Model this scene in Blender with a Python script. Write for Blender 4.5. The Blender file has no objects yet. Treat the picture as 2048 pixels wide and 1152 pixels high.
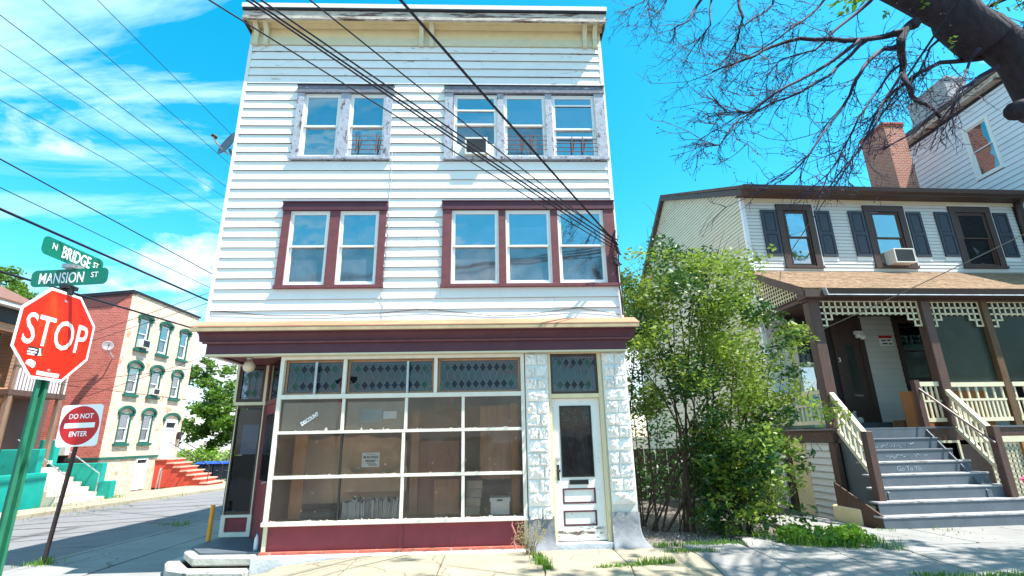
import bpy, math, random
import numpy as np
from mathutils import Vector, Matrix, noise
random.seed(7); rng = np.random.default_rng(7)
sc = bpy.context.scene
COL = sc.collection
rad = math.radians
# ------------------------------------------------------------------ camera
CAM_Z = 1.62
PITCH, ROLL, YAW, FPX = 0.29197, -0.01917, 0.037906, 997.578
_f = Vector((math.sin(YAW)*math.cos(PITCH), math.cos(YAW)*math.cos(PITCH), math.sin(PITCH)))
_r0 = Vector((math.cos(YAW), -math.sin(YAW), 0)); _u0 = _r0.cross(_f)
_r = math.cos(ROLL)*_r0 + math.sin(ROLL)*_u0
_u = -math.sin(ROLL)*_r0 + math.cos(ROLL)*_u0
cam = bpy.data.cameras.new('camera'); camo = bpy.data.objects.new('camera', cam); COL.objects.link(camo)
camo.matrix_world = Matrix(((_r.x, _u.x, -_f.x, 0), (_r.y, _u.y, -_f.y, 0), (_r.z, _u.z, -_f.z, CAM_Z), (0, 0, 0, 1)))
cam.sensor_width = 36; cam.lens = FPX*36/2048; cam.clip_start = 0.05; cam.clip_end = 2000
sc.camera = camo
# ------------------------------------------------------------------ light
SUN_TO = Vector((0.48, -0.22, 1.0)).normalized()
EXPOSURE = 1.26
world = bpy.data.worlds.new('World'); sc.world = world; world.use_nodes = True
wt = world.node_tree; wn = wt.nodes; wl = wt.links
bg = wn['Background']; bg.inputs['Strength'].default_value = 0.07
sky = wn.new('ShaderNodeTexSky'); sky.sky_type = 'NISHITA'; sky.sun_disc = False
sky.sun_elevation = math.asin(SUN_TO.z); sky.sun_rotation = math.atan2(SUN_TO.x, SUN_TO.y)
sky.air_density = 1.0; sky.dust_density = 0.6; sky.ozone_density = 1.2
def wnode(t, **k):
    n = wn.new(t)
    for a, b in k.items(): setattr(n, a, b)
    return n
hsv = wnode('ShaderNodeHueSaturation'); hsv.inputs['Saturation'].default_value = 1.50; hsv.inputs['Hue'].default_value = 0.465
hsv.inputs['Value'].default_value = 2.05
wl.new(sky.outputs[0], hsv.inputs['Color'])
tc = wnode('ShaderNodeTexCoord')
sep = wnode('ShaderNodeSeparateXYZ'); wl.new(tc.outputs['Generated'], sep.inputs[0])
def wmath(op, a, b=None):
    n = wnode('ShaderNodeMath', operation=op)
    for i, v in enumerate((a, b)):
        if v is None: continue
        if isinstance(v, (int, float)): n.inputs[i].default_value = v
        else: wl.new(v, n.inputs[i])
    return n.outputs[0]
den = wmath('ADD', wmath('MAXIMUM', sep.outputs[2], 0.0), 0.22)
cx = wmath('DIVIDE', sep.outputs[0], den); cy = wmath('DIVIDE', sep.outputs[1], den)
comb = wnode('ShaderNodeCombineXYZ'); wl.new(cx, comb.inputs[0]); wl.new(cy, comb.inputs[1])
mp = wnode('ShaderNodeMapping'); mp.inputs['Rotation'].default_value = (0, 0, rad(28)); mp.inputs['Scale'].default_value = (0.55, 2.3, 1)
mp.inputs['Location'].default_value = (2.1, 0.4, 0)
wl.new(comb.outputs[0], mp.inputs[0])
n1 = wnode('ShaderNodeTexNoise'); n1.inputs['Scale'].default_value = 1.9; n1.inputs['Detail'].default_value = 8; n1.inputs['Roughness'].default_value = 0.62
n1.inputs['Distortion'].default_value = 0.9
wl.new(mp.outputs[0], n1.inputs['Vector'])
n2 = wnode('ShaderNodeTexNoise'); n2.inputs['Scale'].default_value = 0.55; n2.inputs['Detail'].default_value = 3
mp2 = wnode('ShaderNodeMapping'); mp2.inputs['Location'].default_value = (7.3, 3.1, 0); wl.new(comb.outputs[0], mp2.inputs[0]); wl.new(mp2.outputs[0], n2.inputs['Vector'])
side = wmath('MULTIPLY', wmath('SUBTRACT', wmath('MULTIPLY', cx, -1.0), 0.1), 0.30)       # the cloud bank lies to the west
side = wmath('MINIMUM', wmath('MAXIMUM', side, -0.24), 0.045)
cl = wmath('ADD', wmath('ADD', wmath('MULTIPLY', n1.outputs[0], 1.25), wmath('MULTIPLY', n2.outputs[0], 0.22)), side)
ramp = wnode('ShaderNodeValToRGB'); ramp.color_ramp.elements[0].position = 0.74; ramp.color_ramp.elements[1].position = 1.0
ramp.color_ramp.elements[0].color = (0, 0, 0, 1); ramp.color_ramp.elements[1].color = (1, 1, 1, 1)
wl.new(cl, ramp.inputs[0])
cmix = wnode('ShaderNodeMix', data_type='RGBA'); wl.new(ramp.outputs[0], cmix.inputs[0]); wl.new(hsv.outputs[0], cmix.inputs[6])
cmix.inputs[7].default_value = (4.6, 7.6, 8.8, 1)
# heaped clouds low over the horizon
n3 = wnode('ShaderNodeTexNoise'); n3.inputs['Scale'].default_value = 4.2; n3.inputs['Detail'].default_value = 9; n3.inputs['Roughness'].default_value = 0.58
mp3 = wnode('ShaderNodeMapping'); mp3.inputs['Scale'].default_value = (1, 1, 1.9); mp3.inputs['Location'].default_value = (1.35, 0.2, 0.1)
wl.new(tc.outputs['Generated'], mp3.inputs[0]); wl.new(mp3.outputs[0], n3.inputs['Vector'])
low = wmath('MULTIPLY', wmath('SUBTRACT', sep.outputs[2], 0.30), -0.55)
r3 = wnode('ShaderNodeValToRGB'); r3.color_ramp.elements[0].position = 0.54; r3.color_ramp.elements[1].position = 0.66
r3.color_ramp.elements[0].color = (0, 0, 0, 1); r3.color_ramp.elements[1].color = (1, 1, 1, 1)
wl.new(wmath('ADD', n3.outputs[0], wmath('MINIMUM', low, 0.10)), r3.inputs[0])
cm3 = wnode('ShaderNodeMix', data_type='RGBA'); wl.new(r3.outputs[0], cm3.inputs[0]); wl.new(cmix.outputs[2], cm3.inputs[6]); cm3.inputs[7].default_value = (8.2, 9.2, 9.8, 1)
wl.new(cm3.outputs[2], bg.inputs['Color'])
sun = bpy.data.lights.new('sun', 'SUN'); sun.energy = 5.0; sun.angle = rad(0.55); sun.color = (1, 0.95, 0.87)
suno = bpy.data.objects.new('sun', sun); COL.objects.link(suno)
suno.rotation_euler = SUN_TO.to_track_quat('Z', 'Y').to_euler(); suno.location = (10, -4, 25)
sc.view_settings.view_transform = 'Standard'; sc.view_settings.look = 'None'
sc.view_settings.exposure = EXPOSURE; sc.view_settings.gamma = 1.0; sc.view_settings.use_curve_mapping = False
try:
    sc.cycles.max_bounces = 7; sc.cycles.transparent_max_bounces = 14; sc.cycles.use_denoising = True
except Exception: pass
# ------------------------------------------------------------------ helpers
def at(px, py, Y):
    """the point of the photograph's ray that lies in the plane y = Y (authoring aid: all on planes of the real place)"""
    d = _f*FPX + _r*(px-1024) - _u*(py-576)
    t = Y/d.y
    return Vector((d.x*t, Y, d.z*t + CAM_Z))
def atx(px, py, X):
    d = _f*FPX + _r*(px-1024) - _u*(py-576); t = X/d.x
    return Vector((X, d.y*t, d.z*t + CAM_Z))
def wmat(o):
    m = Matrix.LocRotScale(o.location, o.rotation_euler, o.scale)
    return wmat(o.parent) @ o.matrix_parent_inverse @ m if o.parent else m
def put(o, parent=None, label=None, cat=None, group=None, kind=None):
    COL.objects.link(o)
    if parent is not None:
        o.parent = parent; o.matrix_parent_inverse = wmat(parent).inverted()
    if label: o['label'] = label
    if cat: o['category'] = cat
    if group: o['group'] = group
    if kind: o['kind'] = kind
    return o
def thing(name, label, cat, loc=(0, 0, 0), group=None):
    o = bpy.data.objects.new(name, None); o.empty_display_size = 0.2; o.location = loc
    return put(o, None, label, cat, group)
def struct(name, loc=(0, 0, 0)):
    o = bpy.data.objects.new(name, None); o.location = loc
    return put(o, kind='structure')
class MB:
    def __init__(s, T=None): s.v = []; s.f = []; s.m = []; s.T = T; s.cur = 0
    def add(s, vs, fs):
        n = len(s.v); s.v += [tuple(v) for v in vs]
        s.f += [tuple(i+n for i in f) for f in fs]; s.m += [s.cur]*len(fs); return s
    def box(s, x0, x1, y0, y1, z0, z1):
        return s.add([(x0,y0,z0),(x1,y0,z0),(x1,y1,z0),(x0,y1,z0),(x0,y0,z1),(x1,y0,z1),(x1,y1,z1),(x0,y1,z1)],
                     [(3,2,1,0),(4,5,6,7),(0,1,5,4),(1,2,6,5),(2,3,7,6),(3,0,4,7)])
    def hexa(s, p):  # 8 points, same order as box
        return s.add(p, [(3,2,1,0),(4,5,6,7),(0,1,5,4),(1,2,6,5),(2,3,7,6),(3,0,4,7)])
    def bar(s, a, b, w, h, up=(0,0,1)):
        a = Vector(a); b = Vector(b); d = (b-a).normalized(); up = Vector(up)
        if abs(d.dot(up)) > 0.98: up = Vector((0,1,0))
        x = d.cross(up).normalized()*w/2; y = x.cross(d).normalized()*h/2
        return s.hexa([a-x-y, a+x-y, b+x-y, b-x-y, a-x+y, a+x+y, b+x+y, b-x+y])
    def tube(s, pts, r, n=6, cap=True):
        pts = [Vector(p) for p in pts]; R = r if isinstance(r, (list, tuple)) else [r]*len(pts)
        base = len(s.v); prev = None
        for i, p in enumerate(pts):
            d = (pts[min(i+1, len(pts)-1)] - pts[max(i-1, 0)]).normalized()
            if prev is None:
                u = d.cross(Vector((0,0,1)) if abs(d.z) < 0.95 else Vector((1,0,0))).normalized()
            else:
                u = (prev - d*prev.dot(d)); u = u.normalized() if u.length > 1e-6 else d.orthogonal().normalized()
            prev = u; w = d.cross(u)
            for k in range(n):
                a = 2*math.pi*k/n; s.v.append(tuple(p + R[i]*(math.cos(a)*u + math.sin(a)*w)))
        for i in range(len(pts)-1):
            for k in range(n):
                a = base+i*n+k; b = base+i*n+(k+1) % n
                s.f.append((a, b, b+n, a+n)); s.m.append(s.cur)
        if cap:
            s.f.append(tuple(base+k for k in reversed(range(n)))); s.m.append(s.cur)
            e = base+(len(pts)-1)*n; s.f.append(tuple(e+k for k in range(n))); s.m.append(s.cur)
        return s
    def lathe(s, prof, c=(0,0,0), n=16, M=None):
        c = Vector(c); base = len(s.v); M = M or Matrix.Identity(3)
        for (r, z) in prof:
            for k in range(n):
                a = 2*math.pi*k/n; s.v.append(tuple(c + M @ Vector((r*math.cos(a), r*math.sin(a), z))))
        for i in range(len(prof)-1):
            for k in range(n):
                a = base+i*n+k; b = base+i*n+(k+1) % n
                s.f.append((a, b, b+n, a+n)); s.m.append(s.cur)
        s.f.append(tuple(base+k for k in reversed(range(n)))); s.m.append(s.cur)
        e = base+(len(prof)-1)*n; s.f.append(tuple(e+k for k in range(n))); s.m.append(s.cur)
        return s
    def prism(s, poly, ext):
        """poly: list of 3D points (planar), ext: vector"""
        ext = Vector(ext); n = len(poly); b = len(s.v)
        s.v += [tuple(p) for p in poly] + [tuple(Vector(p)+ext) for p in poly]
        fs = [tuple(range(n))[::-1], tuple(range(n, 2*n))] + [(i, (i+1) % n, n+(i+1) % n, n+i) for i in range(n)]
        s.f += [tuple(i+b for i in f) for f in fs]; s.m += [s.cur]*len(fs); return s
    def build(s, name, mat, parent=None, smooth=False, label=None, cat=None, group=None, kind=None, bevel=0):
        me = bpy.data.meshes.new(name)
        vs = [tuple(s.T @ Vector(v)) for v in s.v] if s.T is not None else s.v
        me.from_pydata(vs, [], s.f)
        for m in (mat if isinstance(mat, (list, tuple)) else [mat]): me.materials.append(m)
        if any(s.m): me.polygons.foreach_set('material_index', s.m)
        if smooth: me.polygons.foreach_set('use_smooth', [True]*len(me.polygons))
        me.validate(); me.update()
        import bmesh
        bm = bmesh.new(); bm.from_mesh(me); bmesh.ops.recalc_face_normals(bm, faces=bm.faces)
        if bevel:
            es = [e for e in bm.edges if len(e.link_faces) == 2 and e.calc_face_angle(0) > 0.5]
            bmesh.ops.bevel(bm, geom=es, offset=bevel, segments=1, affect='EDGES', clamp_overlap=True)
        bm.to_mesh(me); bm.free()
        return put(bpy.data.objects.new(name, me), parent, label, cat, group, kind)
def B(name, mat, parent, x0, x1, y0, y1, z0, z1, T=None, **k):
    return MB(T).box(x0, x1, y0, y1, z0, z1).build(name, mat, parent, **k)
# ------------------------------------------------------------------ materials
def newmat(name):
    m = bpy.data.materials.new(name); m.use_nodes = True
    nt = m.node_tree; p = nt.nodes['Principled BSDF']
    return m, nt, p
def rgba(c): return (c[0], c[1], c[2], 1)
def M(name, col, rough=0.65, var=0.10, scale=5, bump=0.0, bscale=45, col2=None, thr=0.6, s2=9, stretch=(1,1,1), metal=0, spec=0.4, soft=0.05, rnd=0.0, st2=(1,1,1)):
    m, nt, p = newmat(name); N = nt.nodes; L = nt.links
    p.inputs['Roughness'].default_value = rough; p.inputs['Metallic'].default_value = metal
    p.inputs['Specular IOR Level'].default_value = spec
    t = N.new('ShaderNodeTexCoord'); mp = N.new('ShaderNodeMapping'); mp.inputs['Scale'].default_value = stretch
    L.new(t.outputs['Object'], mp.inputs[0])
    n = N.new('ShaderNodeTexNoise'); n.inputs['Scale'].default_value = scale; n.inputs['Detail'].default_value = 7; n.inputs['Roughness'].default_value = 0.65
    L.new(mp.outputs[0], n.inputs['Vector'])
    r = N.new('ShaderNodeValToRGB'); r.color_ramp.elements[0].position = 0.3; r.color_ramp.elements[1].position = 0.7
    r.color_ramp.elements[0].color = rgba([max(0, c*(1-var)) for c in col]); r.color_ramp.elements[1].color = rgba([min(1, c*(1+var)) for c in col])
    L.new(n.outputs[0], r.inputs[0]); out = r.outputs[0]
    if col2:
        mp2 = N.new('ShaderNodeMapping'); mp2.inputs['Scale'].default_value = st2; mp2.inputs['Location'].default_value = (3.7, 1.9, 5.3)
        L.new(t.outputs['Object'], mp2.inputs[0])
        n2 = N.new('ShaderNodeTexNoise'); n2.inputs['Scale'].default_value = s2; n2.inputs['Detail'].default_value = 9; n2.inputs['Roughness'].default_value = 0.7
        L.new(mp2.outputs[0], n2.inputs['Vector'])
        r2 = N.new('ShaderNodeValToRGB'); r2.color_ramp.elements[0].position = thr; r2.color_ramp.elements[1].position = min(1, thr+soft)
        r2.color_ramp.elements[0].color = (0,0,0,1); r2.color_ramp.elements[1].color = (1,1,1,1)
        L.new(n2.outputs[0], r2.inputs[0])
        mx = N.new('ShaderNodeMix'); mx.data_type = 'RGBA'; L.new(r2.outputs[0], mx.inputs[0]); L.new(out, mx.inputs[6]); mx.inputs[7].default_value = rgba(col2)
        out = mx.outputs[2]
    if rnd:
        oi = N.new('ShaderNodeObjectInfo'); mr = N.new('ShaderNodeMapRange'); L.new(oi.outputs['Random'], mr.inputs[0])
        mr.inputs[3].default_value = 1-rnd; mr.inputs[4].default_value = 1+rnd
        hs = N.new('ShaderNodeHueSaturation'); L.new(out, hs.inputs['Color']); L.new(mr.outputs[0], hs.inputs['Value']); out = hs.outputs[0]
    L.new(out, p.inputs['Base Color'])
    if bump:
        nb = N.new('ShaderNodeTexNoise'); nb.inputs['Scale'].default_value = bscale; nb.inputs['Detail'].default_value = 6
        L.new(mp.outputs[0], nb.inputs['Vector'])
        b = N.new('ShaderNodeBump'); b.inputs['Strength'].default_value = bump; b.inputs['Distance'].default_value = 0.02
        L.new(nb.outputs[0], b.inputs['Height']); L.new(b.outputs[0], p.inputs['Normal'])
    return m
def crack(m, scale=.45, width=.006, dark=.45):
    nt = m.node_tree; N = nt.nodes; L = nt.links; p = N['Principled BSDF']
    src = p.inputs['Base Color'].links[0].from_socket
    t = N.new('ShaderNodeTexCoord'); nz = N.new('ShaderNodeTexNoise'); nz.inputs['Scale'].default_value = 2.2; nz.inputs['Detail'].default_value = 6
    L.new(t.outputs['Object'], nz.inputs['Vector'])
    vm = N.new('ShaderNodeVectorMath'); vm.operation = 'MULTIPLY_ADD'; vm.inputs[1].default_value = (.55,.55,0); L.new(nz.outputs['Color'], vm.inputs[0]); L.new(t.outputs['Object'], vm.inputs[2])
    v = N.new('ShaderNodeTexVoronoi'); v.feature = 'DISTANCE_TO_EDGE'; v.inputs['Scale'].default_value = scale; L.new(vm.outputs[0], v.inputs['Vector'])
    r = N.new('ShaderNodeMapRange'); r.inputs[1].default_value = 0; r.inputs[2].default_value = width; r.inputs[3].default_value = dark; r.inputs[4].default_value = 1; L.new(v.outputs['Distance'], r.inputs[0])
    mx = N.new('ShaderNodeMix'); mx.data_type = 'RGBA'; mx.blend_type = 'MULTIPLY'; mx.inputs[0].default_value = 1; L.new(src, mx.inputs[6]); L.new(r.outputs[0], mx.inputs[7]); L.new(mx.outputs[2], p.inputs['Base Color'])
def brickmat(name, c1, c2, mortar, axis, bw=0.21, bh=0.07, ms=0.008, patch=None, pthr=0.6, rough=0.8, off=(0,0,0)):
    m, nt, p = newmat(name); N = nt.nodes; L = nt.links
    t = N.new('ShaderNodeTexCoord'); s = N.new('ShaderNodeSeparateXYZ'); L.new(t.outputs['Object'], s.inputs[0])
    c = N.new('ShaderNodeCombineXYZ'); L.new(s.outputs[axis], c.inputs[0]); L.new(s.outputs[2], c.inputs[1])
    b = N.new('ShaderNodeTexBrick'); L.new(c.outputs[0], b.inputs['Vector'])
    b.inputs['Color1'].default_value = rgba(c1); b.inputs['Color2'].default_value = rgba(c2); b.inputs['Mortar'].default_value = rgba(mortar)
    b.inputs['Scale'].default_value = 1; b.inputs['Brick Width'].default_value = bw; b.inputs['Row Height'].default_value = bh; b.inputs['Mortar Size'].default_value = ms
    out = b.outputs['Color']
    n = N.new('ShaderNodeTexNoise'); n.inputs['Scale'].default_value = 1.6; n.inputs['Detail'].default_value = 8; L.new(t.outputs['Object'], n.inputs['Vector'])
    if patch:
        r = N.new('ShaderNodeValToRGB'); r.color_ramp.elements[0].position = pthr; r.color_ramp.elements[1].position = pthr+0.06
        L.new(n.outputs[0], r.inputs[0])
        mx = N.new('ShaderNodeMix'); mx.data_type = 'RGBA'; L.new(r.outputs[0], mx.inputs[0]); L.new(out, mx.inputs[6]); mx.inputs[7].default_value = rgba(patch); out = mx.outputs[2]
    L.new(out, p.inputs['Base Color']); p.inputs['Roughness'].default_value = rough
    bp = N.new('ShaderNodeBump'); bp.inputs['Strength'].default_value = 0.7; bp.inputs['Distance'].default_value = 0.015; bp.invert = True
    L.new(b.outputs['Fac'], bp.inputs['Height']); L.new(bp.outputs[0], p.inputs['Normal'])
    return m
def glassmat(name, tint, refl=0.12, haze=(0.3,0.3,0.3), hz=0.05, rough=0.02, ior=1.5):
    """pane: clear part (tinted), a thin film of dust, and a mirror part that grows with the angle"""
    m = bpy.data.materials.new(name); m.use_nodes = True; nt = m.node_tree; N = nt.nodes; L = nt.links
    for n in list(N): N.remove(n)
    o = N.new('ShaderNodeOutputMaterial'); tr = N.new('ShaderNodeBsdfTransparent'); tr.inputs[0].default_value = rgba(tint)
    df = N.new('ShaderNodeBsdfDiffuse'); df.inputs[0].default_value = rgba(haze)
    t = N.new('ShaderNodeTexCoord'); nz = N.new('ShaderNodeTexNoise'); nz.inputs['Scale'].default_value = 3; nz.inputs['Detail'].default_value = 8
    L.new(t.outputs['Object'], nz.inputs['Vector'])
    mr = N.new('ShaderNodeMapRange'); mr.inputs[1].default_value = 0.3; mr.inputs[2].default_value = 0.75; mr.inputs[3].default_value = hz*0.4; mr.inputs[4].default_value = hz*1.7
    L.new(nz.outputs[0], mr.inputs[0])
    m1 = N.new('ShaderNodeMixShader'); L.new(mr.outputs[0], m1.inputs[0]); L.new(tr.outputs[0], m1.inputs[1]); L.new(df.outputs[0], m1.inputs[2])
    gl = N.new('ShaderNodeBsdfGlossy'); gl.inputs['Roughness'].default_value = rough
    nb = N.new('ShaderNodeTexNoise'); nb.inputs['Scale'].default_value = 1.6; nb.inputs['Detail'].default_value = 2; L.new(t.outputs['Object'], nb.inputs['Vector'])
    b = N.new('ShaderNodeBump'); b.inputs['Strength'].default_value = 0.12; b.inputs['Distance'].default_value = 0.05; L.new(nb.outputs[0], b.inputs['Height']); L.new(b.outputs[0], gl.inputs['Normal'])
    fr = N.new('ShaderNodeFresnel'); fr.inputs[0].default_value = ior
    ad = N.new('ShaderNodeMath'); ad.operation = 'ADD'; ad.inputs[1].default_value = refl; ad.use_clamp = True; L.new(fr.outputs[0], ad.inputs[0])
    m2 = N.new('ShaderNodeMixShader'); L.new(ad.outputs[0], m2.inputs[0]); L.new(m1.outputs[0], m2.inputs[1]); L.new(gl.outputs[0], m2.inputs[2])
    L.new(m2.outputs[0], o.inputs[0]); return m
def leafmat(name, c1, c2, tr=0.35, scale=2.5):
    m, nt, p = newmat(name); N = nt.nodes; L = nt.links
    t = N.new('ShaderNodeTexCoord'); n = N.new('ShaderNodeTexNoise'); n.inputs['Scale'].default_value = scale; n.inputs['Detail'].default_value = 10; n.inputs['Roughness'].default_value = 0.85
    L.new(t.outputs['Object'], n.inputs['Vector'])
    r = N.new('ShaderNodeValToRGB'); r.color_ramp.elements[0].position = 0.35; r.color_ramp.elements[1].position = 0.65
    r.color_ramp.elements[0].color = rgba(c1); r.color_ramp.elements[1].color = rgba(c2); L.new(n.outputs[0], r.inputs[0])
    L.new(r.outputs[0], p.inputs['Base Color']); p.inputs['Roughness'].default_value = 0.45
    ts = N.new('ShaderNodeBsdfTranslucent'); L.new(r.outputs[0], ts.inputs[0])
    mx = N.new('ShaderNodeMixShader'); mx.inputs[0].default_value = tr; L.new(p.outputs[0], mx.inputs[1]); L.new(ts.outputs[0], mx.inputs[2])
    L.new(mx.outputs[0], N['Material Output'].inputs[0]); return m
m_siding = M('white_clapboard', (.80,.78,.75), .6, .03, 3, .08, 30, col2=(.45,.43,.42), thr=.70, s2=7, soft=.04, rnd=.03, st2=(1,1,2.5))
m_sidingpeel = M('peeling_clapboard', (.78,.77,.75), .6, .04, 3, .12, 30, col2=(.42,.37,.32), thr=.61, s2=4, soft=.03, rnd=.03, st2=(.7,1,3))
m_maroon = M('maroon_paint', (.155,.045,.05), .55, .2, 7, .15, 25, col2=(.42,.30,.28), thr=.68, s2=8, st2=(1,1,.4))
m_maroondk = M('dark_maroon_paint', (.085,.022,.035), .5, .15, 4, .05)
m_maroonkick = M('maroon_panel_paint', (.19,.028,.04), .55, .15, 3, .05, col2=(.28,.10,.09), thr=.66)
m_peel = M('peeling_casing', (.36,.38,.44), .75, .2, 12, .35, 30, col2=(.10,.09,.11), thr=.55, s2=11, st2=(1,1,.45))
m_peelhead = M('weathered_header', (.16,.17,.21), .75, .3, 12, .35, 30, col2=(.45,.45,.47), thr=.60, s2=9, st2=(.35,1,1.5))
m_vinyl = M('white_vinyl', (.78,.77,.75), .4, .03, 4)
m_whitewood = M('white_painted_wood', (.70,.66,.57), .55, .06, 6, .1, col2=(.40,.36,.30), thr=.69, s2=12)
m_cream = M('cream_paint', (.72,.60,.36), .6, .08, 4, .05, col2=(.45,.38,.26), thr=.7)
m_creampale = M('pale_cream_paint', (.64,.58,.41), .6, .07, 5, .05, col2=(.42,.38,.28), thr=.7, s2=14)
m_fascia = M('weathered_fascia', (.50,.44,.38), .8, .25, 6, .3, 20, col2=(.14,.09,.07), thr=.52, s2=4, st2=(.35,1,3))
m_black = M('black_strip', (.015,.013,.018), .6)
m_rooffelt = M('roof_felt', (.06,.06,.065), .9, .2)
m_awnroof = M('rusty_roof_metal', (.40,.20,.11), .55, .15, 2, .1, col2=(.36,.10,.07), thr=.50, s2=1.6, soft=.2, st2=(.6,2,2))
m_stone = M('white_painted_stone', (.80,.78,.75), .7, .05, 10, .25, 40, col2=(.5,.47,.44), thr=.72, s2=16)
m_mortar = M('painted_mortar', (.60,.57,.52), .8, .08, 12, .2)
m_cement = M('smeared_cement', (.21,.22,.24), .8, .3, 3, .4, 18, col2=(.55,.55,.55), thr=.6, s2=3, soft=.15, st2=(2,2,.5))
m_dark = M('dark_interior', (.035,.03,.03), .9, .2)
m_brownint = M('brown_interior', (.44,.29,.21), .8, .2, 2)
m_conc = M('old_concrete', (.33,.285,.205), .85, .14, 1.3, .35, 60, col2=(.22,.19,.155), thr=.57, s2=1.1, soft=.25, rnd=.05)
m_concgrey = M('grey_concrete', (.25,.245,.235), .85, .14, 1.5, .35, 60, col2=(.22,.21,.20), thr=.60, s2=1.3, soft=.25, rnd=.05)
for _m in (m_conc, m_concgrey): crack(_m)
m_stepc = M('step_concrete', (.44,.43,.38), .85, .2, 5, .5, 30, col2=(.20,.20,.18), thr=.58, s2=5)
m_ledge = M('white_washed_ledge', (.62,.62,.62), .75, .2, 3, .3, 25, col2=(.40,.38,.36), thr=.58, s2=3, soft=.2)
m_redcurb = M('red_oxide', (.45,.12,.08), .8, .25, 6, .2, col2=(.5,.45,.4), thr=.6)
m_asph = M('asphalt', (.175,.172,.178), .9, .12, 1.2, .4, 90, col2=(.12,.118,.122), thr=.62, s2=.8, soft=.2)
crack(m_asph, .22, .012, .45)
m_dirt = M('dirt', (.10,.085,.06), .95, .35, 3, .6, 30, col2=(.20,.17,.13), thr=.58, s2=6)
m_gravel = M('gravel_ground', (.13,.115,.10), .95, .5, 22, .9, 50, col2=(.30,.27,.24), thr=.60, s2=26, soft=.08)
m_blue = M('porch_floor_grey', (.092,.11,.132), .6, .15, 3, .05)
m_wood = M('brown_stained_wood', (.085,.045,.035), .6, .3, 5, .15, 30, stretch=(4,4,.6), col2=(.22,.15,.13), thr=.68, s2=9, st2=(3,3,.5))
m_woodold = M('weathered_post', (.11,.060,.028), .7, .3, 5, stretch=(4,4,.6))
m_woodor = M('orange_wood', (.36,.15,.05), .6, .2, 5, stretch=(4,4,.6))
m_brown = M('brown_trim', (.060,.036,.030), .55, .15, 5)
m_shutter = M('slate_shutter', (.035,.042,.06), .5, .1)
m_rhs = M('cream_vinyl_siding', (.60,.59,.57), .5, .03, 3, rnd=.02)
m_rhside = M('beige_vinyl_siding', (.56,.52,.40), .5, .04, 2, rnd=.02)
m_h3 = M('pale_grey_siding', (.70,.71,.76), .55, .06, 2, rnd=.03)
m_shingle = M('tan_shingle', (.22,.145,.095), .9, .35, 14, .4, 40, rnd=.1)
m_roofdk = M('dark_shingle', (.10,.065,.05), .9, .3, 10, .3)
m_steel = M('galvanised_steel', (.42,.43,.44), .45, .15, 9, metal=.6)
m_greenpost = M('green_post', (.02,.16,.09), .5, .15, 9, col2=(.05,.07,.05), thr=.68)
m_greensign = M('green_sign', (.0,.145,.095), .35, .05, 3)
m_redsign = M('red_sign', (.80,.020,.008), .35, .12, 2.5, col2=(.85,.13,.01), thr=.56, s2=1.6, soft=.25, st2=(1,2.2,.5))
m_redsign2 = M('red_sign_disc', (.55,.012,.015), .4, .05, 3)
m_signwhite = M('sign_white', (.86,.85,.84), .4, .02)
m_ink = M('ink', (.02,.02,.025), .6)
m_rust = M('rusty_post', (.055,.03,.03), .7, .3, 9)
m_iron = M('black_iron', (.02,.02,.022), .55)
m_rustiron = M('rusty_guard', (.16,.05,.03), .7, .2)
m_wire = M('cable_black', (.008,.008,.016), .6)
m_wireteal = M('cable_weathered', (.01,.035,.05), .6)
m_bark = M('bark', (.020,.015,.022), .9, .5, 7, 1.0, 10, stretch=(3,3,.8))
m_twig = M('twig', (.028,.020,.045), .8, .2)
m_stem = M('shrub_stem', (.055,.035,.022), .85, .3)
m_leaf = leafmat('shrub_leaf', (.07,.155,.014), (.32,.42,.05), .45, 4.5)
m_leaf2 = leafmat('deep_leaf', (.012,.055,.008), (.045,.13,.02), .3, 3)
m_leaf3 = leafmat('tree_leaf', (.04,.11,.01), (.17,.30,.025), .4, 1.6)
m_hedge = leafmat('hedge_leaf', (.12,.26,.02), (.28,.45,.04), .35, 2)
m_grass = leafmat('grass_blade', (.06,.17,.012), (.20,.36,.03), .4, 6)
m_weeddry = leafmat('dry_weed', (.22,.17,.08), (.36,.30,.14), .3, 6)
m_curtain = M('pale_curtain', (.42,.50,.62), .9, .12, 6, stretch=(6,1,.5))
m_blind = M('grey_blind', (.45,.45,.45), .9, .1)
m_acw = M('air_conditioner_case', (.66,.65,.60), .5, .05)
m_acg = M('air_conditioner_grille', (.055,.06,.07), .6, .2)
m_flake = M('old_putty', (.50,.46,.40), .8, .2, 9)
m_lead = M('lead_came', (.12,.145,.17), .5, .1, metal=.3)
m_greenglass = M('green_glass', (.01,.055,.035), .3, .2, spec=.3)
m_blueglass = M('dark_blue_glass', (.008,.012,.022), .3, .2, spec=.25)
m_paper = M('paper', (.72,.74,.78), .8, .04)
m_card = M('cardboard', (.40,.34,.30), .9, .12, 2, .2, 20, stretch=(1,1,.2), col2=(.36,.33,.31), thr=.58, s2=2, soft=.2)
m_brownsheet = M('reflection_sheet', (.60,.39,.26), .9, .18, 1.6, .2, 6)  # brown of the sheets added as a reflection; the tan board shares it
m_panelw = M('veneer_panel', (.38,.19,.10), .6, .2, 3, stretch=(6,6,.6))
m_paneldk = M('dark_veneer_panel', (.26,.10,.06), .6, .2, 3, stretch=(6,6,.6))
m_orangepipe = M('orange_pipe', (.70,.28,.02), .5, .1)
m_plastic = M('clear_plastic', (.55,.58,.65), .2, .1)
m_bin = M('dark_blue_bin', (.02,.03,.05), .5); m_binlid = M('blue_lid', (.02,.08,.55), .45)
m_lapdark = M('lap_shade_backing', (.03,.028,.03), .95)  # dark sheet behind the boards, its black put in as lap shadow
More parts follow.
